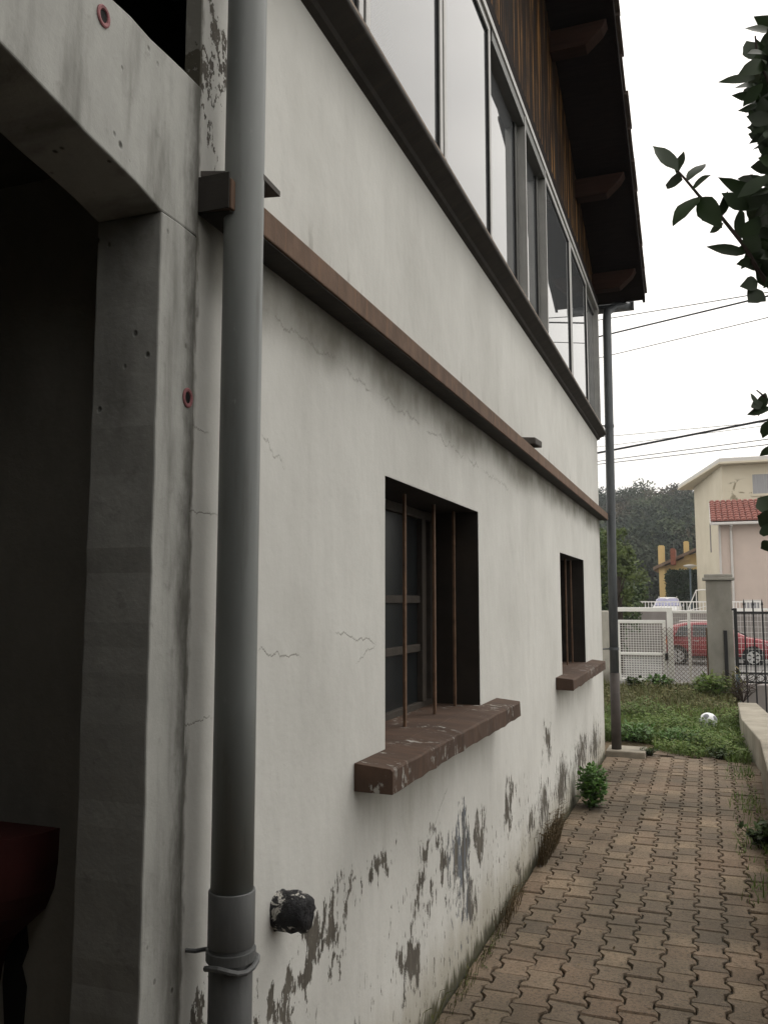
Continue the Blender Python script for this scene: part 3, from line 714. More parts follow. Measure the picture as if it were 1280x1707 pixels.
def weed(name, label, loc, r, h, n, m, ll=(.03, .06), lw=.6, stems=12, cat='weed', group='weeds in the front garden', up=.5, flat=1.0, ball=False):
    t = thing(name, label, cat, loc, 0, group); st = MB(); lf = MB(); tips = []
    for k in range(stems):
        a = rnd(0, 6.283); q = rnd(.15, 1) * r; hh = h * rnd(.6, 1)
        e = Vector((math.cos(a) * q, math.sin(a) * q * flat, hh)); mid = Vector((e.x * .35, e.y * .35, hh * .55))
        st.tube([(0, 0, -.02), tuple(mid), tuple(e)], [.004, .003, .0015], 5, False); tips.append((mid, e))
    for k in range(n):
        mid, e = random.choice(tips); tt = rnd(-.6, 1.05); p = mid.lerp(e, tt) if tt > 0 else mid * (1 + tt)
        if ball: e = rvec(); q = random.random() ** .4; p = Vector((e.x * r * q * .8, e.y * r * q, max(.01, h * .48 + e.z * h * .48 * q)))
        d = rvec(); d.z = abs(d.z) * up + .05; L = rnd(*ll); lf.leaf(p + rvec() * .01, d, Vector((rnd(-.4, .4), rnd(-.4, .4), 1)), L, L * lw, .25, .2)
    st.build('stem', M['twig'] if m is not M['straw'] else M['straw'], t); lf.build('leaves', m, t)
    return t
weed('green_plant', 'small leafy green plant growing at the foot of the white wall', (.15, 7.15, -.01), .145, .35, 800, M['herb'], (.03, .06), .55, 22, 'plant', '', .6, 1.0, True)
weed('weed_bush', 'bushy green weed at the foot of the concrete gate pillar', (1.12, 14.5, .1), .40, .42, 700, M['grass'], (.05, .10), .6, 26, 'weed', ball=True)
weed('weed_bush', 'broad leaved low weed growing against the white mesh gate', (.30, 15.15, .12), .26, .28, 260, M['herb'], (.06, .10), .65, 14, 'weed')
weed('weed_bush', 'small dark weed left of the gate foot in the rough grass', (-.15, 15.1, .12), .24, .24, 240, M['tree'], (.05, .09), .65, 14, 'weed')
weed('weed_bush', 'grey green creeping weed where the paving meets the low wall', (1.14, 9.72, -.02), .22, .13, 330, M['tree'], (.025, .05), .6, 18, 'weed')
weed('weed_bush', 'low creeping weed beside the stone footing of the far downpipe', (.44, 9.66, -.01), .14, .10, 170, M['tree'], (.02, .04), .6, 12, 'weed')
weed('weed_bush', 'dark leafy weed hugging the low wall beside the path edge', (1.33, 6.35, -.01), .15, .20, 260, M['tree'], (.03, .06), .6, 14, 'weed')
weed('weed_bush', 'tall pale weed growing by the blue grey gate post', (1.42, 13.6, .08), .22, .55, 260, M['grass_dry'], (.04, .08), .45, 22, 'weed', 'weeds in the front garden', .9)
weed('weed_bush', 'bright green clump of grass in front of the football', (.75, 10.5, .0), .32, .2, 500, M['herb'], (.03, .06), .5, 24, 'weed', 'weeds in the front garden', .9, ball=True)
weed('weed_bush', 'bright green leafy clump beside the far downpipe', (.22, 10.6, .0), .3, .22, 420, M['herb'], (.03, .06), .5, 22, 'weed', 'weeds in the front garden', .9, ball=True)
def tuft(label, loc, r, h, n, m, flat=.4):
    t = MB()
    for k in range(n):
        a = rnd(0, 6.283); d = Vector((abs(math.cos(a)) * .5 * flat + .02, math.sin(a) * .7, rnd(.5, 1.3))).normalized(); L = h * rnd(.4, 1)
        p = Vector((rnd(0, .05), rnd(-r, r), -.02)); e = p + d * L; e2 = e + (d + Vector((.3, rnd(-.5, .5), -.7))) * L * .3
        t.tube([tuple(p), tuple(e), tuple(e2)], [.0016, .0012, .0006], 4, False)
        if random.random() < .4: t.quadleaf(e, rvec(), Vector((0, 0, 1)), rnd(.012, .03), rnd(.006, .014))
    tag(t.build('dry_weed', m, loc=loc), label, 'weed', 'weeds along the foot of the wall')
tuft('dry brown weed clump against the wall below the far barred window', (.012, 5.75, 0), .32, .30, 260, M['straw'])
tuft('thin dry weed against the wall below the right end of the near sill', (.012, 4.55, 0), .2, .17, 70, M['straw'])
tuft('sparse green weed at the wall foot in the foreground', (.012, 3.62, 0), .2, .09, 45, M['grass_dry'])
tuft('thin grass stalks at the wall foot nearest the viewer', (.012, 3.0, 0), .3, .2, 25, M['grass_dry'])
tuft('short moss coloured weed at the wall foot under the near window', (.012, 4.1, 0), .2, .06, 70, M['grass_dry'])
mo = MB()
for k in range(1500):
    y = rnd(1.5, 9.3); 
    if math.sin(y * 9) + math.sin(y * 23) * .7 < rnd(-1.0, 1.2): continue
    p = Vector((rnd(.0, .055) ** 1.0, y, -.012)); mo.quadleaf(p, Vector((rnd(-.3, .7), rnd(-1, 1), rnd(.2, 1))), rvec(), rnd(.006, .02), rnd(.004, .01))
tag(stuff(mo.build('moss', M['grass_dry'])), 'dark moss and litter in the gap between wall and paving', 'moss')
lt = MB()
for k in range(160):
    p = Vector((rnd(.05, 1.35), rnd(2.8, 9.8), .003)); lt.quadleaf(p, Vector((rnd(-1, 1), rnd(-1, 1), .12)), Vector((0, 0, 1)), rnd(.008, .022), rnd(.005, .014))
tag(stuff(lt.build('leaf_litter', M['straw'])), 'scattered dry leaf bits on the paving', 'litter')

def football():
    b = MB(); import bmesh
    bm = bmesh.new(); bmesh.ops.create_icosphere(bm, subdivisions=5, radius=.11)
    ph = (1 + 5 ** .5) / 2; ic = [Vector(v).normalized() for v in ((0, 1, ph), (0, -1, ph), (0, 1, -ph), (0, -1, -ph), (1, ph, 0), (-1, ph, 0), (1, -ph, 0), (-1, -ph, 0), (ph, 0, 1), (-ph, 0, 1), (ph, 0, -1), (-ph, 0, -1))]
    me = bpy.data.meshes.new('football'); 
    for f in bm.faces:
        c = f.calc_center_median().normalized(); d = max(c.dot(q) for q in ic); f.material_index = 1 if d > .95 else 0; f.smooth = True
    bm.to_mesh(me); bm.free(); me.materials.append(M['ball_white']); me.materials.append(M['ball_grey'])
    o = bpy.data.objects.new('football', me); col.objects.link(o); o.location = (1.02, 11.6, .135); o.rotation_euler = (.5, .3, .9)
    tag(o, 'white and grey football resting in the grass', 'ball')
football()

# ------------------------------------------------------------------ gate, pillar, fences at the street
def bars(b, x0, x1, z0, z1, y, nx, nz, r):
    for i in range(nx + 1):
        x = x0 + (x1 - x0) * i / nx; b.tube([(x, y, z0), (x, y, z1)], r, 4, False)
    for i in range(nz + 1):
        z = z0 + (z1 - z0) * i / nz; b.tube([(x0, y + .004, z), (x1, y + .004, z)], r, 4, False)
def chain(b, x0, x1, z0, z1, y, s, r):
    n = int((x1 - x0 + z1 - z0) / s) + 1
    for sg in (1, -1):
        for i in range(n):
            c = i * s; pts = []
            # line x - x0 = t, z - z0 = c - t
            t0 = max(0, c - (z1 - z0)); t1 = min(x1 - x0, c)
            if t1 <= t0: continue
            for t in (t0, t1):
                z = z0 + c - t; z = z if sg == 1 else z0 + z1 - z; pts.append((x0 + t, y + .003 * sg, z))
            b.tube(pts, r, 4, False)
GY = 15.6
t = thing('garden_gate', 'white painted mesh garden gate in a square tube frame', 'gate', (0, GY, 0))
X0, X1, Z0, Z1 = -.43, .44, .22, 1.52
b = MB(); b.box(X0 - .09, X0 - .035, -.03, .03, .1, Z1); b.box(X1 - .035, X1 + .06, -.03, .03, .1, Z1); b.box(X0 - .034, X1 - .036, -.03, .03, Z1 - .075, Z1); b.build('gate_frame', M['white_metal'], t, bevel=.005)
b = MB(); f0, f1, g0, g1 = X0, X1 - .06, .25, 1.30
for bx in ((f0, f1, g1 - .055, g1), (f0, f1, .70, .745), (f0, f1, g0, g0 + .05)): b.box(bx[0], bx[1], -.022, .022, bx[2], bx[3])
b.box(f0, f0 + .05, -.0215, .0215, g0 + .051, g1 - .056); b.box(f1 - .05, f1, -.0215, .0215, g0 + .051, g1 - .056)
lf = b.build('gate_leaf', M['white_metal'], t, bevel=.004)
b = MB(); bars(b, f0 + .05, f1 - .05, .745, g1 - .055, 0, 16, 12, .0045); bars(b, f0 + .05, f1 - .05, g0 + .05, .70, 0, 16, 10, .0045); b.build('wire_mesh', M['white_metal'], lf)
b = MB(); b.box(f1 - .02, f1 + .03, -.05, -.024, .62, .74); b.build('latch', M['iron'], lf)
t = thing('wire_fence', 'white wire fence panel with rusty chain link between gate and pillar', 'fence', (0, GY, 0))
b = MB(); b.box(.505, 1.1, -.02, .02, 1.425, 1.465); b.box(.74, .785, -.02, .02, .26, 1.424); b.build('fence_frame', M['white_metal'], t, bevel=.004)
b = MB(); bars(b, .505, 1.1, .28, 1.42, .03, 18, 15, .0022); b.build('wire_mesh', M['white_metal'], t)
b = MB(); chain(b, .30, 1.08, .2, 1.18, -.05, .07, .0035); b.build('chain_link', M['rust'], t)
b = MB(); b.box(.50, 1.05, GY - .12, GY + .12, -.5, .25); tag(b.build('low_plinth', M['concrete_post'], bevel=.02), 'rough grey concrete plinth under the wire fence panel', 'plinth', 'fence plinths')
t = thing('wire_fence', 'white welded wire fence seen behind the black iron gate', 'fence', (0, 16.9, 0))
b = MB(); bars(b, 1.5, 4.5, .18, 1.46, 0, 52, 13, .0026); b.build('wire_mesh', M['white_metal'], t)
b = MB(); b.box(1.45, 4.5, -.02, .02, 1.46, 1.50)
for x in (2.1, 3.3, 4.5): b.box(x - .02, x + .02, .005, .04, .1, 1.459)
b.build('fence_frame', M['white_metal'], t)
b = MB(); b.box(1.45, 4.6, 16.8, 17.05, -.6, .15); tag(b.build('low_plinth', M['concrete_grey'], bevel=.02), 'grey concrete plinth behind the black iron gate', 'plinth', 'fence plinths')
t = thing('gate_pillar', 'square weathered concrete gate pillar with a flat cap', 'pillar', (1.245, 15.1, 0))
b = MB(); b.box(-.195, .195, -.195, .195, -.3, 1.96); b.build('shaft', M['concrete_post'], t, bevel=.012)
b = MB(); b.box(-.245, .245, -.245, .245, 1.961, 2.005); b.box(-.215, .215, -.215, .215, 2.006, 2.06); b.build('cap', M['concrete_post'], t, bevel=.01)
b = MB(); b.box(.045, .10, -.225, -.196, .2, 1.16); b.build('iron_strip', M['iron'], t, bevel=.004)
b = MB(); b.tube([(-.205, -.15, .1), (-.207, -.15, 1.2)], .012, 6); b.build('rusty_rod', M['rust'], t)
b = MB(); b.box(-4.5, -.56, GY - .1, GY + .1, -.4, 1.46); tag(b.build('garden_wall', M['oldwhite'], bevel=.02), 'old whitewashed garden wall with peeling streaks left of the gate', 'wall')

t = thing('iron_gate', 'black wrought iron gate with spear tipped bars hung on a blue grey post', 'gate', (0, 14.0, 0))
b = MB(); b.box(1.425, 1.475, -.025, .025, .55, 1.52); b.box(1.40, 1.43, -.02, .02, 1.485, 1.515); b.build('post', M['iron'], t, bevel=.004)
b = MB(); b.box(1.422, 1.478, -.028, .028, -.05, .549); b.build('post_foot', M['bluegrey'], t, bevel=.004)
for x0, z0, z1 in ((1.476, 1.435, 1.47), (1.476, .545, .572), (1.50, .415, .442)): b = MB(); b.box(x0, 3.2, -.012, .012, z0, z1); b.build('rail', M['iron'], t)
for i in range(13):
    x = 1.575 + i * .125; b = MB(); b.tube([(x, 0, -.22), (x, 0, 1.56)], .0115, 8)
    b.tube([(x, 0, 1.56), (x, 0, 1.575), (x, 0, 1.66)], [.012, .018, .001], 8); b.build('bar', M['iron'], t)
    b = MB(); c = (x + .0625, 0, .494); b.tube([(c[0] + .05 * math.cos(a), 0, c[2] + .05 * math.sin(a)) for a in [k * math.pi / 8 for k in range(17)]], .005, 5, False)
    b.build('scroll', M['iron'], t)
b = MB()
for k in range(26):
    a = rnd(-.8, .8); b.tube([(0, 0, 0), (rnd(-.2, .2), rnd(-.15, .15), rnd(.1, .22)), (rnd(-.32, .32), rnd(-.2, .2), rnd(.1, .45))], .004, 4, False)
tag(b.build('dead_branch', M['twig'], loc=(1.46, 12.5, .29)), 'heap of dead twigs on the far end of the sandy low wall', 'branch')

# ------------------------------------------------------------------ vehicles
def car(name, label, loc, rz, paint, glassm, S=1.0, lamp=True):
    t = thing(name, label, 'car', loc, rz); w = .86
    st = [(0, .42, .5, .62), (.04, .95, .62, .9), (.12, 1.16, .7, .95), (.34, 1.45, .78, 1.0), (.8, 1.555, .82, 1.0), (1.6, 1.58, .84, .98), (2.15, 1.53, .85, .96), (2.6, 1.24, .86, .95), (2.95, 1.02, .86, .94), (3.5, .93, .84, .86), (3.85, .80, .76, .74), (4.05, .60, .64, .56)]
    b = MB(); m = 7
    for (s, zt, hw, zb) in st:
        zb = min(zb, zt - .03); q = max(0, min(1, (zt - zb) / .5)); cw = hw * (1 - .28 * q)
        half = [(hw * .8, .24), (hw * .97, .30), (hw, .55), (hw * .985, zb), (cw, zt - .07 * (1 if q > .2 else .3)), (cw * .7, zt - .012), (0, zt)]
        full = half + [(-y, z) for y, z in reversed(half[:-1])]
        b.v += [(s - 2.0, y, z) for y, z in full]
    n = 2 * m - 1
    for k in range(len(st) - 1):
        for j in range(n):
            l = (j + 1) % n; b.f.append((k * n + j, k * n + l, (k + 1) * n + l, (k + 1) * n + j)); b.mi.append(0)
    b.f.append(tuple(range(n))); b.f.append(tuple((len(st) - 1) * n + j for j in reversed(range(n)))); b.mi += [0, 0]
    b.build('body', paint, t, smooth=True)
    def side(pts, name, mat_, off=.012):
        for sg in (1, -1):
            p = MB(); P = []
            for s, z in pts:
                k = max(0, (z - .98) / .52); P.append((s - 2.0, sg * (.83 * (1 - .25 * k) + off), z))
            p.face(P if sg == -1 else P[::-1]); 
            so_ = p.build(name, mat_, t); md = so_.modifiers.new('solid', 'SOLIDIFY'); md.thickness = .02
    side([(.40, 1.04), (.98, 1.03), (.98, 1.46), (.80, 1.45), (.55, 1.36)], 'side_window', glassm)
    side([(1.04, 1.03), (1.72, 1.02), (1.68, 1.47), (1.04, 1.465)], 'side_window', glassm)
    side([(1.78, 1.02), (2.55, 1.02), (2.18, 1.40), (1.95, 1.455), (1.76, 1.465)], 'side_window', glassm)
    p = MB(); p.face([(2.19 - 2, -.58, 1.50), (2.19 - 2, .58, 1.50), (2.93 - 2, .70, 1.06), (2.93 - 2, -.70, 1.06)]); q = p.build('windscreen', glassm, t); md = q.modifiers.new('solid', 'SOLIDIFY'); md.thickness = .03; md.offset = 1
    p = MB(); p.face([(.30 - 2, .56, 1.40), (.30 - 2, -.56, 1.40), (.08 - 2, -.66, 1.06), (.08 - 2, .66, 1.06)]); q = p.build('rear_window', glassm, t); md = q.modifiers.new('solid', 'SOLIDIFY'); md.thickness = .05; md.offset = 1
    for s in (.48, 3.08):
        for sg in (1, -1):
            y = sg * .80
            wh = MB(); wh.tube([(s - 2, y - .1, .31), (s - 2, y + .1, .31)], .315, 28); wo_ = wh.build('wheel', M['rubber'], t, bevel=.03)
            a_ = MB(); a_.tube([(s - 2, sg * .70, .33), (s - 2, sg * .862, .33)], .385, 28); a_.build('wheel_arch', M['black'], t)
            rm = MB(); yo = y + sg * .1
            for k in range(6):
                an = k * math.pi / 3; d = Vector((math.cos(an), 0, math.sin(an))); u = Vector((-math.sin(an), 0, math.cos(an)))
                c = Vector((s - 2, yo, .31))
                P = [c + d * .03 + u * .035, c + d * .21 + u * .055, c + d * .21 - u * .055, c + d * .03 - u * .035]
                i = len(rm.v); rm.v += [tuple(x + Vector((0, sg * .012, 0))) for x in P] + [tuple(x) for x in P]
                rm.f += [(i, i + 1, i + 2, i + 3), (i, i + 4, i + 5, i + 1), (i + 1, i + 5, i + 6, i + 2), (i + 2, i + 6, i + 7, i + 3)]; rm.mi += [0] * 4
            rm.tube([(s - 2 + .215 * math.cos(a), yo + sg * .006, .31 + .215 * math.sin(a)) for a in [k * math.pi / 12 for k in range(25)]], .014, 6, False)
            rm.build('rim', M['chrome'], wo_)
    for sg in (1, -1):
        p = MB(); p.prism([(3.50, .80), (3.84, .70), (3.88, .62), (3.66, .66)], 'y', sg * .815, sg * .70) ; q = p.build('headlight', M['chrome'], t); q.location = (-2, sg * .02, 0)
        p = MB(); p.box(-1.985, -1.90, sg * .70, sg * .55, .74, .9); p.build('tail_light', M['lamp_orange'], t)
        p = MB(); p.box(2.42 - 2, 2.56 - 2, sg * .98, sg * .86, 1.0, 1.12); p.build('door_mirror', paint, t, bevel=.03)
        for s in (1.08, 1.9):
            p = MB(); p.box(s - 2, s - 1.84, sg * .885, sg * .86, .86, .89); p.build('door_handle', M['chrome'], t)
        p = MB(); p.box(-1.4, .9, sg * .865, sg * .84, .2, .32); p.build('side_skirt', M['rubber'], t)
    for sg in (-1, 1): p = MB(); p.tube([(.55 - 2, sg * .52, 1.58), (.9 - 2, sg * .53, 1.61), (1.9 - 2, sg * .53, 1.60), (2.2 - 2, sg * .52, 1.54)], .018, 6); p.build('roof_rail', M['whitetrim'], t)
    t.scale = (S, S, S); return t
car('parked_car', 'red hatchback parked across the street behind the white fence', (1.50, 35.0, -.71), 0, M['carred'], M['carglass'])['group'] = 'parked cars'
car('parked_car', 'white car with bluish windscreen facing the railing', (-1.02, 52.0, .42), R(-90), M['carwhite'], M['carglass_blue'], .92)['group'] = 'parked cars'
car('parked_car', 'white car half hidden behind the garden tree', (-3.1, 51.0, .42), R(-60), M['carwhite'], M['carglass'], .85)['group'] = 'parked cars'

# ------------------------------------------------------------------ across the street
b = MB(); b.box(-25, 30, 38.0, 38.5, -.75, 1.22); tag(b.build('retaining_wall', M['concrete_grey'], bevel=.03), 'long grey concrete retaining wall behind the red car', 'wall')
t = thing('railing', 'white low railing along the top of the retaining wall', 'railing', (0, 38.25, 1.221))
for z0, z1 in ((.36, .41), (0, .035)): b = MB(); b.box(-6, 3.2, -.02, .02, z0, z1); b.build('rail', M['white_metal'], t)
b = MB()
for i in range(72): x = -6 + i * .128; b.box(x, x + .03, -.012, .012, .036, .359)
b.build('baluster', M['white_metal'], t)['kind'] = 'stuff'

def tiled_roof(b, x0, x1, ya, za, yb, zb_, pitch=.22, rows=9):
    # half round tile columns running up the slope from the eave a to the ridge b, stepped in courses
    n = int((x1 - x0) / pitch); seg = 6
    for i in range(n):
        cx = x0 + (i + .5) * (x1 - x0) / n; r = (x1 - x0) / n * .5
        for k in range(rows):
            t0, t1 = k / rows, (k + 1.08) / rows
            i0 = len(b.v)
            for t, up in ((t0, .05), (t1, .0)):
                y = ya + (yb - ya) * t; z = za + (zb_ - za) * t
                for q in range(seg + 1):
                    a = math.pi * q / seg; b.v.append((cx - r * math.cos(a), y, z + up + r * .75 * math.sin(a)))
            for q in range(seg): b.f.append((i0 + q, i0 + q + 1, i0 + seg + 2 + q, i0 + seg + 1 + q)); b.mi.append(0)
            b.f.append(tuple(i0 + q for q in range(seg + 1))); b.mi.append(0)
# pink annexe
PY = 42.0
def sx(x36, Y): return 1.05 + (x36 - 1.05) * Y / 36
def szz(z36, Y): return 1.62 + (z36 - 1.62) * Y / 36
t = thing('pink_house', 'pale pink house with red tiled lean to roof behind the gate pillar', 'house', (0, PY, 0))
xl, xr = sx(1.62, PY), 12; ze, zr = szz(4.62, PY), szz(5.50, PY)
wx0, wx1, wz0, wz1 = sx(2.367, PY), sx(3.011, PY), szz(1.24, PY), szz(1.687, PY)
b = MB(); b.box(xl, wx0, 0, 3.2, .3, ze); b.box(wx1, xr, 0, 3.2, .3, ze); b.box(wx0, wx1, 0, 3.2, wz1, ze); b.box(wx0, wx1, 0, 3.2, .3, wz0); b.build('wall', M['pinkwall'], t)
b = MB(); tiled_roof(b, xl - .35, xr, -.42, ze + .08, 3.3, 6.52, .25, 9); r_ = b.build('roof', M['redtile'], t)
b = MB(); b.prism([(-.42, ze + .06), (3.3, 6.48), (3.3, 6.38), (-.42, ze - .04)], 'x', xl - .38, xr); b.build('soffit', M['whitetrim'], r_)
b = MB(); b.box(xl - .40, xl - .345, -.40, .35, ze - 1.25, ze + .02); b.build('verge_board', M['concrete_grey'], r_)
b = MB(); b.box(xl - .3, xr, -.56, -.43, ze - .06, ze + .06); b.build('gutter', M['whitetrim'], r_, bevel=.03)
b = MB(); b.tube([(xl + .52, -.49, ze - .07), (xl + .5, -.09, ze - .3), (xl + .5, -.06, .3)], .055, 10); b.tube([(xl + .02, -.05, ze - .07), (xl + .02, -.05, .3)], .05, 8); b.build('downpipe', M['whitetrim'], t)
b = MB()
for bx in ((wx0, wx0 + .08, wz0, wz1), (wx1 - .08, wx1, wz0, wz1), (wx0 + .08, wx1 - .08, wz1 - .08, wz1)): b.box(bx[0], bx[1], -.02, .1, bx[2], bx[3])
f_ = b.build('window', M['whitetrim'], t); b = MB(); b.box(wx0 + .08, wx1 - .08, .05, .08, wz0, wz1 - .08); b.build('pane', M['shutter'], f_)
# tall cream building
CY = 50.0
def cx_(x46, Y=CY): return 1.05 + (x46 - 1.05) * Y / 46
def cz_(z46, Y=CY): return 1.62 + (z46 - 1.62) * Y / 46
t = thing('cream_building', 'tall cream building with a flat overhanging roof and cracked render', 'building', (0, CY, 0))
def cream_mat():
    g = G('cracked_cream_render'); o = g.co(); n = g.noise(o, .8, 4)
    c = g.ramp(n, [(.3, (.60, .54, .42)), (.7, (.67, .61, .49))])
    x, y, z = g.sep(o)
    m_ = g.math('MULTIPLY', g.sm(x, 2.35, 2.6), g.math('MULTIPLY', g.sm(x, 4.2, 3.9), g.math('MULTIPLY', g.sm(z, 6.9, 7.1), g.sm(z, 8.3, 8.1))))
    ck = g.sm(g.voro(g.co((1, 0, 1.6)), .9, 'DISTANCE_TO_EDGE'), .06, .03)
    ck = g.math('MULTIPLY', ck, g.sm(g.noise(o, 2.2, 4), .42, .5)); c = g.mix(g.math('MULTIPLY', ck, m_), c, (.30, .26, .18))
    return g.fin(c, .9, spec=.15)
M['creamcrack'] = cream_mat()
xa, xb = cx_(2.0), cx_(14); ztop = cz_(8.45); bx0, bx1, bz0, bz1 = cx_(3.418), cx_(5.6), cz_(6.95), cz_(7.9)
b = MB(); b.prism([(xa, 0), (xb, 0), (xb, 12), (cx_(.60), 9.2), ], 'z', .3, ztop - .02); b.build('wall', M['creamcrack'], t)
b = MB(); b.prism([(xa - .1, -.65), (xb, -.65), (xb, 12.6), (cx_(.60) - 1.0, 10.2), (cx_(.60) - .75, 8.9)], 'z', ztop, ztop + .30); b.build('roof', M['whitetrim'], t, bevel=.03)
b = MB(); b.prism([(xa - .12, -.68), (xb, -.68), (xb, 12.7), (cx_(.60) - 1.05, 10.3), (cx_(.60) - .8, 8.9)], 'z', ztop - .012, ztop + .09); b.build('roof_edge', M['cream'], t)
b = MB(); b.box(bx0 - .08, bx1, -.06, .02, bz0 - .14, bz0 - .02); b.box(bx0 - .05, bx0, -.03, .02, bz0, bz1); b.box(bx0 - .05, bx1, -.03, .02, bz1, bz1 + .06); f_ = b.build('window', M['cream'], t)
b = MB(); b.box(bx0, bx1, -.02, .02, bz0 - .019, bz1 - .001); b.build('shutter', M['shutter'], f_)
# yellow house far behind
t = thing('yellow_house', 'ochre yellow house with a low pitched roof and three chimneys', 'house', (0, 64.0, 0))
def yx(x60): return 1.05 + (x60 - 1.05) * 64 / 60
def yz(z60): return 1.62 + (z60 - 1.62) * 64 / 60
b = MB(); b.prism([(yx(-1.62), .3), (9, .3), (9, yz(7.3)), (yx(2.6), yz(5.75)), (yx(-1.62), yz(3.86))], 'y', 0, 9); b.build('wall', M['yellowwall'], t)
b = MB(); b.prism([(yx(-2.15), yz(3.68)), (yx(3.2), yz(6.12)), (yx(3.2), yz(6.30)), (yx(-2.15), yz(3.88))], 'y', -.8, 9.4); r_ = b.build('roof', M['browntile'], t)
for (x0, x1, z0, z1, m_) in ((-1.83, -1.42, 3.6, 5.28, 'yellowwall'), (-.22, .12, 4.3, 5.52, 'yellowwall'), (-1.03, -.72, 4.0, 5.02, 'brick')):
    b = MB(); yq = .3 if m_ == 'yellowwall' else 1.2
    b.box(yx(x0), yx(x1), -yq, yq, yz(z0), yz(z1)); b.box(yx(x0) + .06, yx(x1) - .06, -yq + .08, yq - .08, yz(z1), yz(z1) + .06); b.build('chimney', M[m_], r_, label='red brick chimney' if m_ == 'brick' else 'yellow rendered chimney')
b = MB(); b.box(yx(-1.80), yx(-1.42), -.5, -.01, .3, yz(3.7)); b.build('porch_pier', M['yellowwall'], t)
b = MB(); b.tube([(yx(-.85), .5, yz(5.0)), (yx(-.85), .5, yz(5.7))], .02, 5)
for k in range(5): b.tube([(yx(-.85) + .1 + k * .13, .5, yz(5.52)), (yx(-.85) + .1 + k * .13, .5, yz(5.66))], .012, 4)
b.tube([(yx(-.85), .5, yz(5.6)), (yx(-.85) + .8, .5, yz(5.58))], .014, 4); b.build('aerial', M['alu_dark'], r_)
# street lamp
t = thing('street_lamp', 'slim street lamp with a saucer shaped head before the hedge', 'street lamp', (.20, 56.0, .42))
b = MB(); b.tube([(0, 0, 0), (0, 0, 2.9), (0, 0, 3.22)], [.07, .055, .05], 10); b.build('pole', M['bluegrey'], t)
b = MB(); b.tube([(0, 0, 3.22), (0, 0, 3.34), (0, 0, 3.40), (0, 0, 3.46)], [.06, .36, .40, .16], 20); b.build('lamp_head', M['whitetrim'], t, smooth=True)
# steps with handrail
t = thing('entrance_steps', 'white outdoor steps with tubular handrail by the cream building', 'stairs', (.95, 46.0, .42))
b = MB()
for k in range(4): b.box(-.75 + k * .26, 1.2, -.6, .6, k * .18, k * .18 + .179)
b.build('steps', M['whitetrim'], t)
b = MB(); b.tube([(-.85, -.62, .0), (-.72, -.62, .9), (-.35, -.62, 1.75), (1.2, -.62, 1.85)], .03, 6); b.tube([(-.35, -.62, .6), (-.35, -.62, 1.75)], .025, 6); b.tube([(-.75, -.62, .75), (1.2, -.62, 1.25)], .022, 6); b.build('handrail', M['white_metal'], t)

# ------------------------------------------------------------------ trees
def crown_mesh(b, c, rad, clumps, per, size, flatten=1.0, fill=.35):
    c = Vector(c); rad = Vector(rad)
    for k in range(clumps):
        d = rvec(); q = rnd(fill, 1) ** .6; cc = c + Vector((d.x * rad.x * q, d.y * rad.y * q, d.z * rad.z * q)); cr = rnd(.22, .42) * min(rad)
        for j in range(per):
            e = rvec(); p = cc + e * cr * rnd(.4, 1) ; n = (e + rvec() * .8 + Vector((0, 0, .5))).normalized(); dd = rvec()
            b.quadleaf(p, dd - n * dd.dot(n) * .8, n, size * rnd(.6, 1.3), size * rnd(.4, .75))
def tree(name, label, loc, H, rad, zc, clumps, per, size, m, cat='tree', group='trees across the street', tr=.12):
    t = thing(name, label, cat, loc, 0, group); b = MB()
    b.tube([(0, 0, -.3), (.05, .03, zc * .5), (0, 0, zc)], [tr, tr * .75, tr * .45], 8)
    for k in range(7):
        a = rnd(0, 6.28); z0 = rnd(.35, .8) * zc
        b.tube([(0, 0, z0), (math.cos(a) * rad[0] * .35, math.sin(a) * rad[1] * .35, z0 + rad[2] * .35), (math.cos(a) * rad[0] * .75, math.sin(a) * rad[1] * .75, z0 + rad[2] * .6)], [tr * .4, tr * .25, tr * .1], 6)
    b.build('trunk', M['bark'], t)
    b = MB(); crown_mesh(b, (0, 0, zc), rad, clumps, per, size); b.build('crown', m, t); return t
tree('garden_tree', 'dark leafy garden tree beside the far house corner', (-2.6, 31.0, -.71), 5, (1.5, 1.3, 2.2), 2.55, 75, 110, .17, M['tree'])
tree('garden_tree', 'lighter green tree behind the dark leafy garden tree', (-4.3, 46.0, .42), 5, (2.5, 1.8, 2.4), 2.2, 80, 90, .26, M['tree_light'])
tree('garden_tree', 'slender tree with yellowish top shoots behind the garden wall', (-1.62, 29.0, -.71), 5, (.62, .6, 1.5), 3.3, 34, 70, .15, M['tree_light'])
tree('garden_tree', 'broad dark tree left of the house corner across the street', (-6.5, 33.0, -.71), 5, (3, 2.6, 2.6), 3.2, 90, 90, .26, M['tree'])
t = thing('hedge', 'clipped dark green hedge in front of the yellow house', 'hedge', (.35, 60.0, .42))
b = MB(); x0, x1 = -1.58, 2.6
for k in range(15000):
    f = random.random(); z = rnd(0, 3.1); x = rnd(x0, x1); y = rnd(-.55, .55)
    if f < .5: y = -.55 + abs(random.gauss(0, .08))
    elif f < .75: z = 3.1 + random.gauss(0, .06)
    elif f < .9: x = random.choice((x0, x1)) + random.gauss(0, .07)
    p = Vector((x, y, z)); b.quadleaf(p, rvec(), Vector((0, -1, .4)) + rvec() * .8, rnd(.1, .22), rnd(.07, .15))
b.build('foliage', M['hedge'], t)
b = MB(); b.box(x0 + .3, x1 - .3, -.35, .35, 0, 3.0); b.build('branches', M['bark'], t)

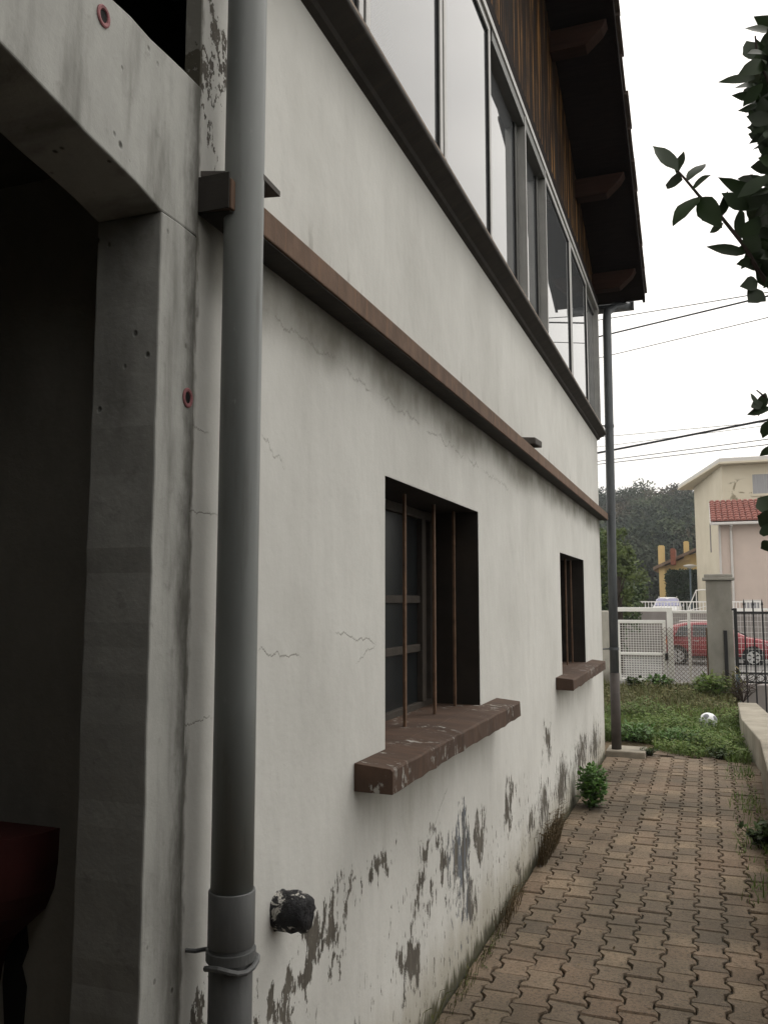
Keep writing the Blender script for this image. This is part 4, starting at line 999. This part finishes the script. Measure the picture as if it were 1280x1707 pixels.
# wooded hill in the distance: one mass of crowns
b = MB(); random.seed(21)
def forest_crown(x, y, z, r, h):
    n = int(420 + 150 * r) if abs(x + .06 * y) < .12 * y else 160
    b.cur = random.choice((0, 0, 1, 1, 2, 3))
    lobes = [(rvec(), rnd(.35, .6)) for _ in range(7)]
    for k in range(n):
        d = rvec(); d.z = d.z if d.z > -.35 else -d.z
        q = .72 + .28 * max([max(0, d.dot(l)) ** 3 * (1 if 1 else 0) for l, _ in lobes]) + rnd(-.12, .1)
        p = Vector((x + d.x * r * q, y + d.y * r * q, z + d.z * h * q))
        b.quadleaf(p, rvec(), d + rvec() * .7, rnd(.28, .6), rnd(.2, .42))
for k in range(300):
    y = rnd(86, 182); half = 12 + (y - 80) * .34
    x = -9 * y / 150 + random.gauss(0, half * .75)
    if k < 210: x = rnd(-.155, .03) * y
    r = rnd(2.0, 4.3); forest_crown(x, y, fhill(x, y) + r * 1.0, r, r * rnd(1.0, 1.35))
tag(stuff(b.build('wooded_hillside', [M['forest'], M['forest_dark'], M['forest_brown'], M['forest_pale']])), 'dense dark green wood covering the distant hill', 'wood')

# evergreen shrub overhanging the right wall
random.seed(5)
t = thing('evergreen_tree', 'dark evergreen branches with pointed leaves reaching in from the right', 'tree', (2.35, 3.75, -.26))
def L_(p): return Vector(p) - Vector((2.35, 3.75, -.26))
tw = MB(); lf = MB()
tw.tube([L_((2.35, 3.75, -.3)), L_((2.3, 3.7, 1.4)), L_((2.05, 3.55, 2.4)), L_((1.85, 3.4, 3.1)), L_((1.7, 3.35, 3.9)), L_((1.65, 3.3, 4.6))], [.042, .036, .028, .02, .014, .008], 10)
def branch(pts, r0, r1):
    pts = [L_(p) for p in pts]; n = len(pts); tw.tube(pts, [r0 + (r1 - r0) * i / (n - 1) for i in range(n)], 7); return pts
def lv(base, tip, w, n=None, curl=.15):
    p = L_(base); q = L_(tip); d = q - p
    nn = Vector(n) if n else Vector((rnd(-.5, .5), -1, rnd(-.6, .6)))
    lf.leaf(p, d, nn, d.length * 1.05, w * 1.4, curl, rnd(.05, .25))
def pp(px, py, Y=3.2):      # a spot on the crown's near side, in metres from the viewer's station
    c, s = math.cos(R(5.955)), math.sin(R(5.955)); a = R(20.46); cy, sy = math.cos(a), math.sin(a)
    F = Vector((-sy * c, cy * c, s)); Rt = Vector((cy, sy, 0)); U = Rt.cross(F)
    d = F + Rt * ((px - 640) / 1430) + U * ((853.5 - py) / 1430); return Vector((1.05, 0, 1.62)) + d * (Y / d.y)
# the long twig that reaches out over the path
mainb = [pp(1330, 520, 3.3), pp(1290, 488, 3.22), pp(1262, 450), pp(1240, 410), pp(1200, 360), pp(1165, 327), pp(1140, 297), pp(1129, 285)]
branch([(1.95, 3.5, 2.35)] + mainb, .011, .0035)
for (bx, by, tx, ty, w, n) in ((1129, 285, 1092, 239, .045, None), (1127, 290, 1136, 250, .026, None), (1137, 300, 1108, 305, .052, (0, -1, .3)), (1145, 302, 1172, 268, .042, None),
        (1152, 316, 1178, 290, .03, None), (1165, 328, 1120, 366, .06, None), (1165, 330, 1196, 372, .055, None), (1195, 374, 1168, 338, .05, (.3, -1, 0)), (1200, 362, 1213, 322, .024, None),
        (1205, 372, 1181, 388, .018, None), (1243, 422, 1185, 410, .03, None), (1252, 432, 1232, 440, .022, None), (1248, 422, 1258, 392, .06, None), (1262, 452, 1248, 425, .045, None),
        (1262, 470, 1240, 475, .036, None), (1270, 485, 1250, 500, .05, None), (1240, 405, 1262, 360, .05, None), (1235, 398, 1230, 345, .03, None), (1248, 350, 1208, 322, .04, None), (1262, 330, 1203, 297, .034, None)):
    lv(pp(bx, by), pp(tx, ty, 3.2 + rnd(-.08, .04)), w, n)
branch([(1.7, 3.4, 3.7), pp(1300, 340), pp(1262, 320), pp(1246, 345)], .006, .003)
branch([(1.66, 3.35, 4.0), pp(1310, 170), pp(1282, 140), pp(1262, 100), pp(1258, 60)], .008, .003)
# the leafy mass along the right edge
def leafmass(n, ya, yb, xl_, spread, L=(.075, .13), Yd=(3.1, 3.6)):
    for k in range(n):
        py = rnd(ya, yb); px = xl_(py) + abs(random.gauss(0, spread)); Y = rnd(*Yd)
        p = pp(px, py, Y); d = Vector((rnd(-1, .35), rnd(-.7, .7), rnd(-.7, .6))); q = p - d.normalized() * rnd(.01, .03)
        lf.leaf(L_(q), d, Vector((rnd(-.7, .7), -1, rnd(-.8, .9))), rnd(*L), rnd(.04, .066), rnd(0, .35), rnd(0, .25))
leafmass(120, 45, 240, lambda y: 1262 + 12 * math.cos((y - 130) * .055) * -1 + (14 if y < 70 or y > 210 else 0), 34)
for (a, c, w) in (((1262, 130), (1199, 131), .026), ((1266, 163), (1220, 158), .022), ((1256, 100), (1244, 66), .04), ((1262, 175), (1237, 184), .02), ((1262, 85), (1246, 96), .03), ((1268, 205), (1254, 222), .04), ((1258, 188), (1248, 195), .028)):
    lv(pp(*a), pp(*c), w)
leafmass(85, 270, 480, lambda y: 1270 - 12 * math.sin((y - 250) * .02) + (8 if y < 300 else 0), 30)
for (a, c, w) in (((1275, 655), (1262, 690), .03), ((1262, 676), (1252, 655), .012), ((1285, 680), (1246, 688), .026), ((1266, 682), (1256, 668), .03), ((1284, 700), (1270, 728), .03), ((1290, 745), (1266, 758), .022), ((1285, 850), (1264, 830), .05), ((1288, 870), (1262, 862), .05), ((1286, 905), (1268, 914), .03), ((1285, 890), (1270, 876), .04)):
    lv(pp(*a), pp(*c), w)
branch([(1.95, 3.5, 2.2), pp(1320, 700), pp(1272, 660), pp(1260, 650)], .006, .002)
branch([(2.0, 3.55, 1.9), pp(1330, 860), pp(1284, 865)], .006, .003)
# the rest of the crown, outside the picture
stem = [Vector(p) for p in ((2.3, 3.7, 1.4), (2.05, 3.55, 2.4), (1.85, 3.4, 3.1), (1.7, 3.35, 3.9), (1.65, 3.3, 4.6))]
for k in range(110):
    u = rnd(0, 3.99); q = stem[int(u)].lerp(stem[int(u) + 1], u % 1); a = rnd(-1.9, 2.4)
    d = Vector((math.cos(a), math.sin(a), rnd(.15, .9))).normalized(); Lb = rnd(.45, 1.0) * (1.1 - .12 * u)
    P = [q, q + d * Lb * .45 + Vector((0, 0, .04)), q + d * Lb]
    if any(p.x < 1.05 + p.y * .098 + .06 for p in P): continue
    branch([tuple(p) for p in P], .007, .002)
    for m_ in range(24):
        v = rnd(.25, 1.03); b_ = P[0].lerp(P[1], v / .45) if v < .45 else P[1].lerp(P[2], (v - .45) / .55)
        e = (d * .6 + rvec()).normalized()
        if (b_ + e * .13).x < 1.05 + b_.y * .098 + .03: continue
        lf.leaf(L_(b_), e, Vector((rnd(-.6, .6), rnd(-.8, .2), 1)), rnd(.07, .12), rnd(.035, .058), rnd(0, .3), .15)
tw.build('trunk', M['twig'], t); lf.build('crown', M['evergreen'], t, smooth=True)

# ------------------------------------------------------------------ overhead cables
def cable(a, c, Ya, Yb, r, label, sag=.12):
    A, B = pp(*a, Ya), pp(*c, Yb); D = B - A; P = []
    for k in range(41):
        u = -6 + 14 * k / 40; q = A + D * u; P.append((q.x, q.y, q.z + sag * (u * (u - 1)) * .06))
    b = MB(); b.tube(P, r, 6); tag(b.build('overhead_cable', M['wire']), label, 'cable', 'overhead cables crossing the sky')
for args in (((1022, 529.6), (1262, 490), 22, 20, .011, 'topmost thin cable just under the end of the eaves'),
             ((1002.6, 560), (1262, 497.6), 22, 20, .02, 'thick twisted cable just below the topmost thin one'),
             ((1002.6, 595.6), (1280, 529), 22, 20, .010, 'thin cable third from the top crossing the bare sky'),
             ((996, 729), (1280, 703), 24, 22, .007, 'faint hair thin cable that starts just above the thickest one'),
             ((996, 745), (1280, 709), 24, 22, .006, 'faintest cable running almost along the thickest one'),
             ((996, 755), (1268, 702), 24, 22, .028, 'thickest black cable in the lower bundle'),
             ((996, 769), (1280, 732), 24, 22, .010, 'upper of the pair of thin cables closest to the roofs'),
             ((996, 774), (1280, 741), 24, 22, .010, 'lowest of all the cables, just above the cream building')):
    cable(*args)

# ------------------------------------------------------------------ the damp air between here and the hill
g = MB(); g.box(-260, 260, -60, 320, -2.0, 60)
hm = bpy.data.materials.new('damp_air'); hm.use_nodes = True; hn = hm.node_tree
for n in list(hn.nodes): hn.nodes.remove(n)
ho = hn.nodes.new('ShaderNodeOutputMaterial'); hv = hn.nodes.new('ShaderNodeVolumePrincipled')
hv.inputs['Color'].default_value = (.88, .92, .97, 1); hv.inputs['Density'].default_value = .0008
hn.links.new(hv.outputs[0], ho.inputs['Volume'])
stuff(g.build('haze', hm))
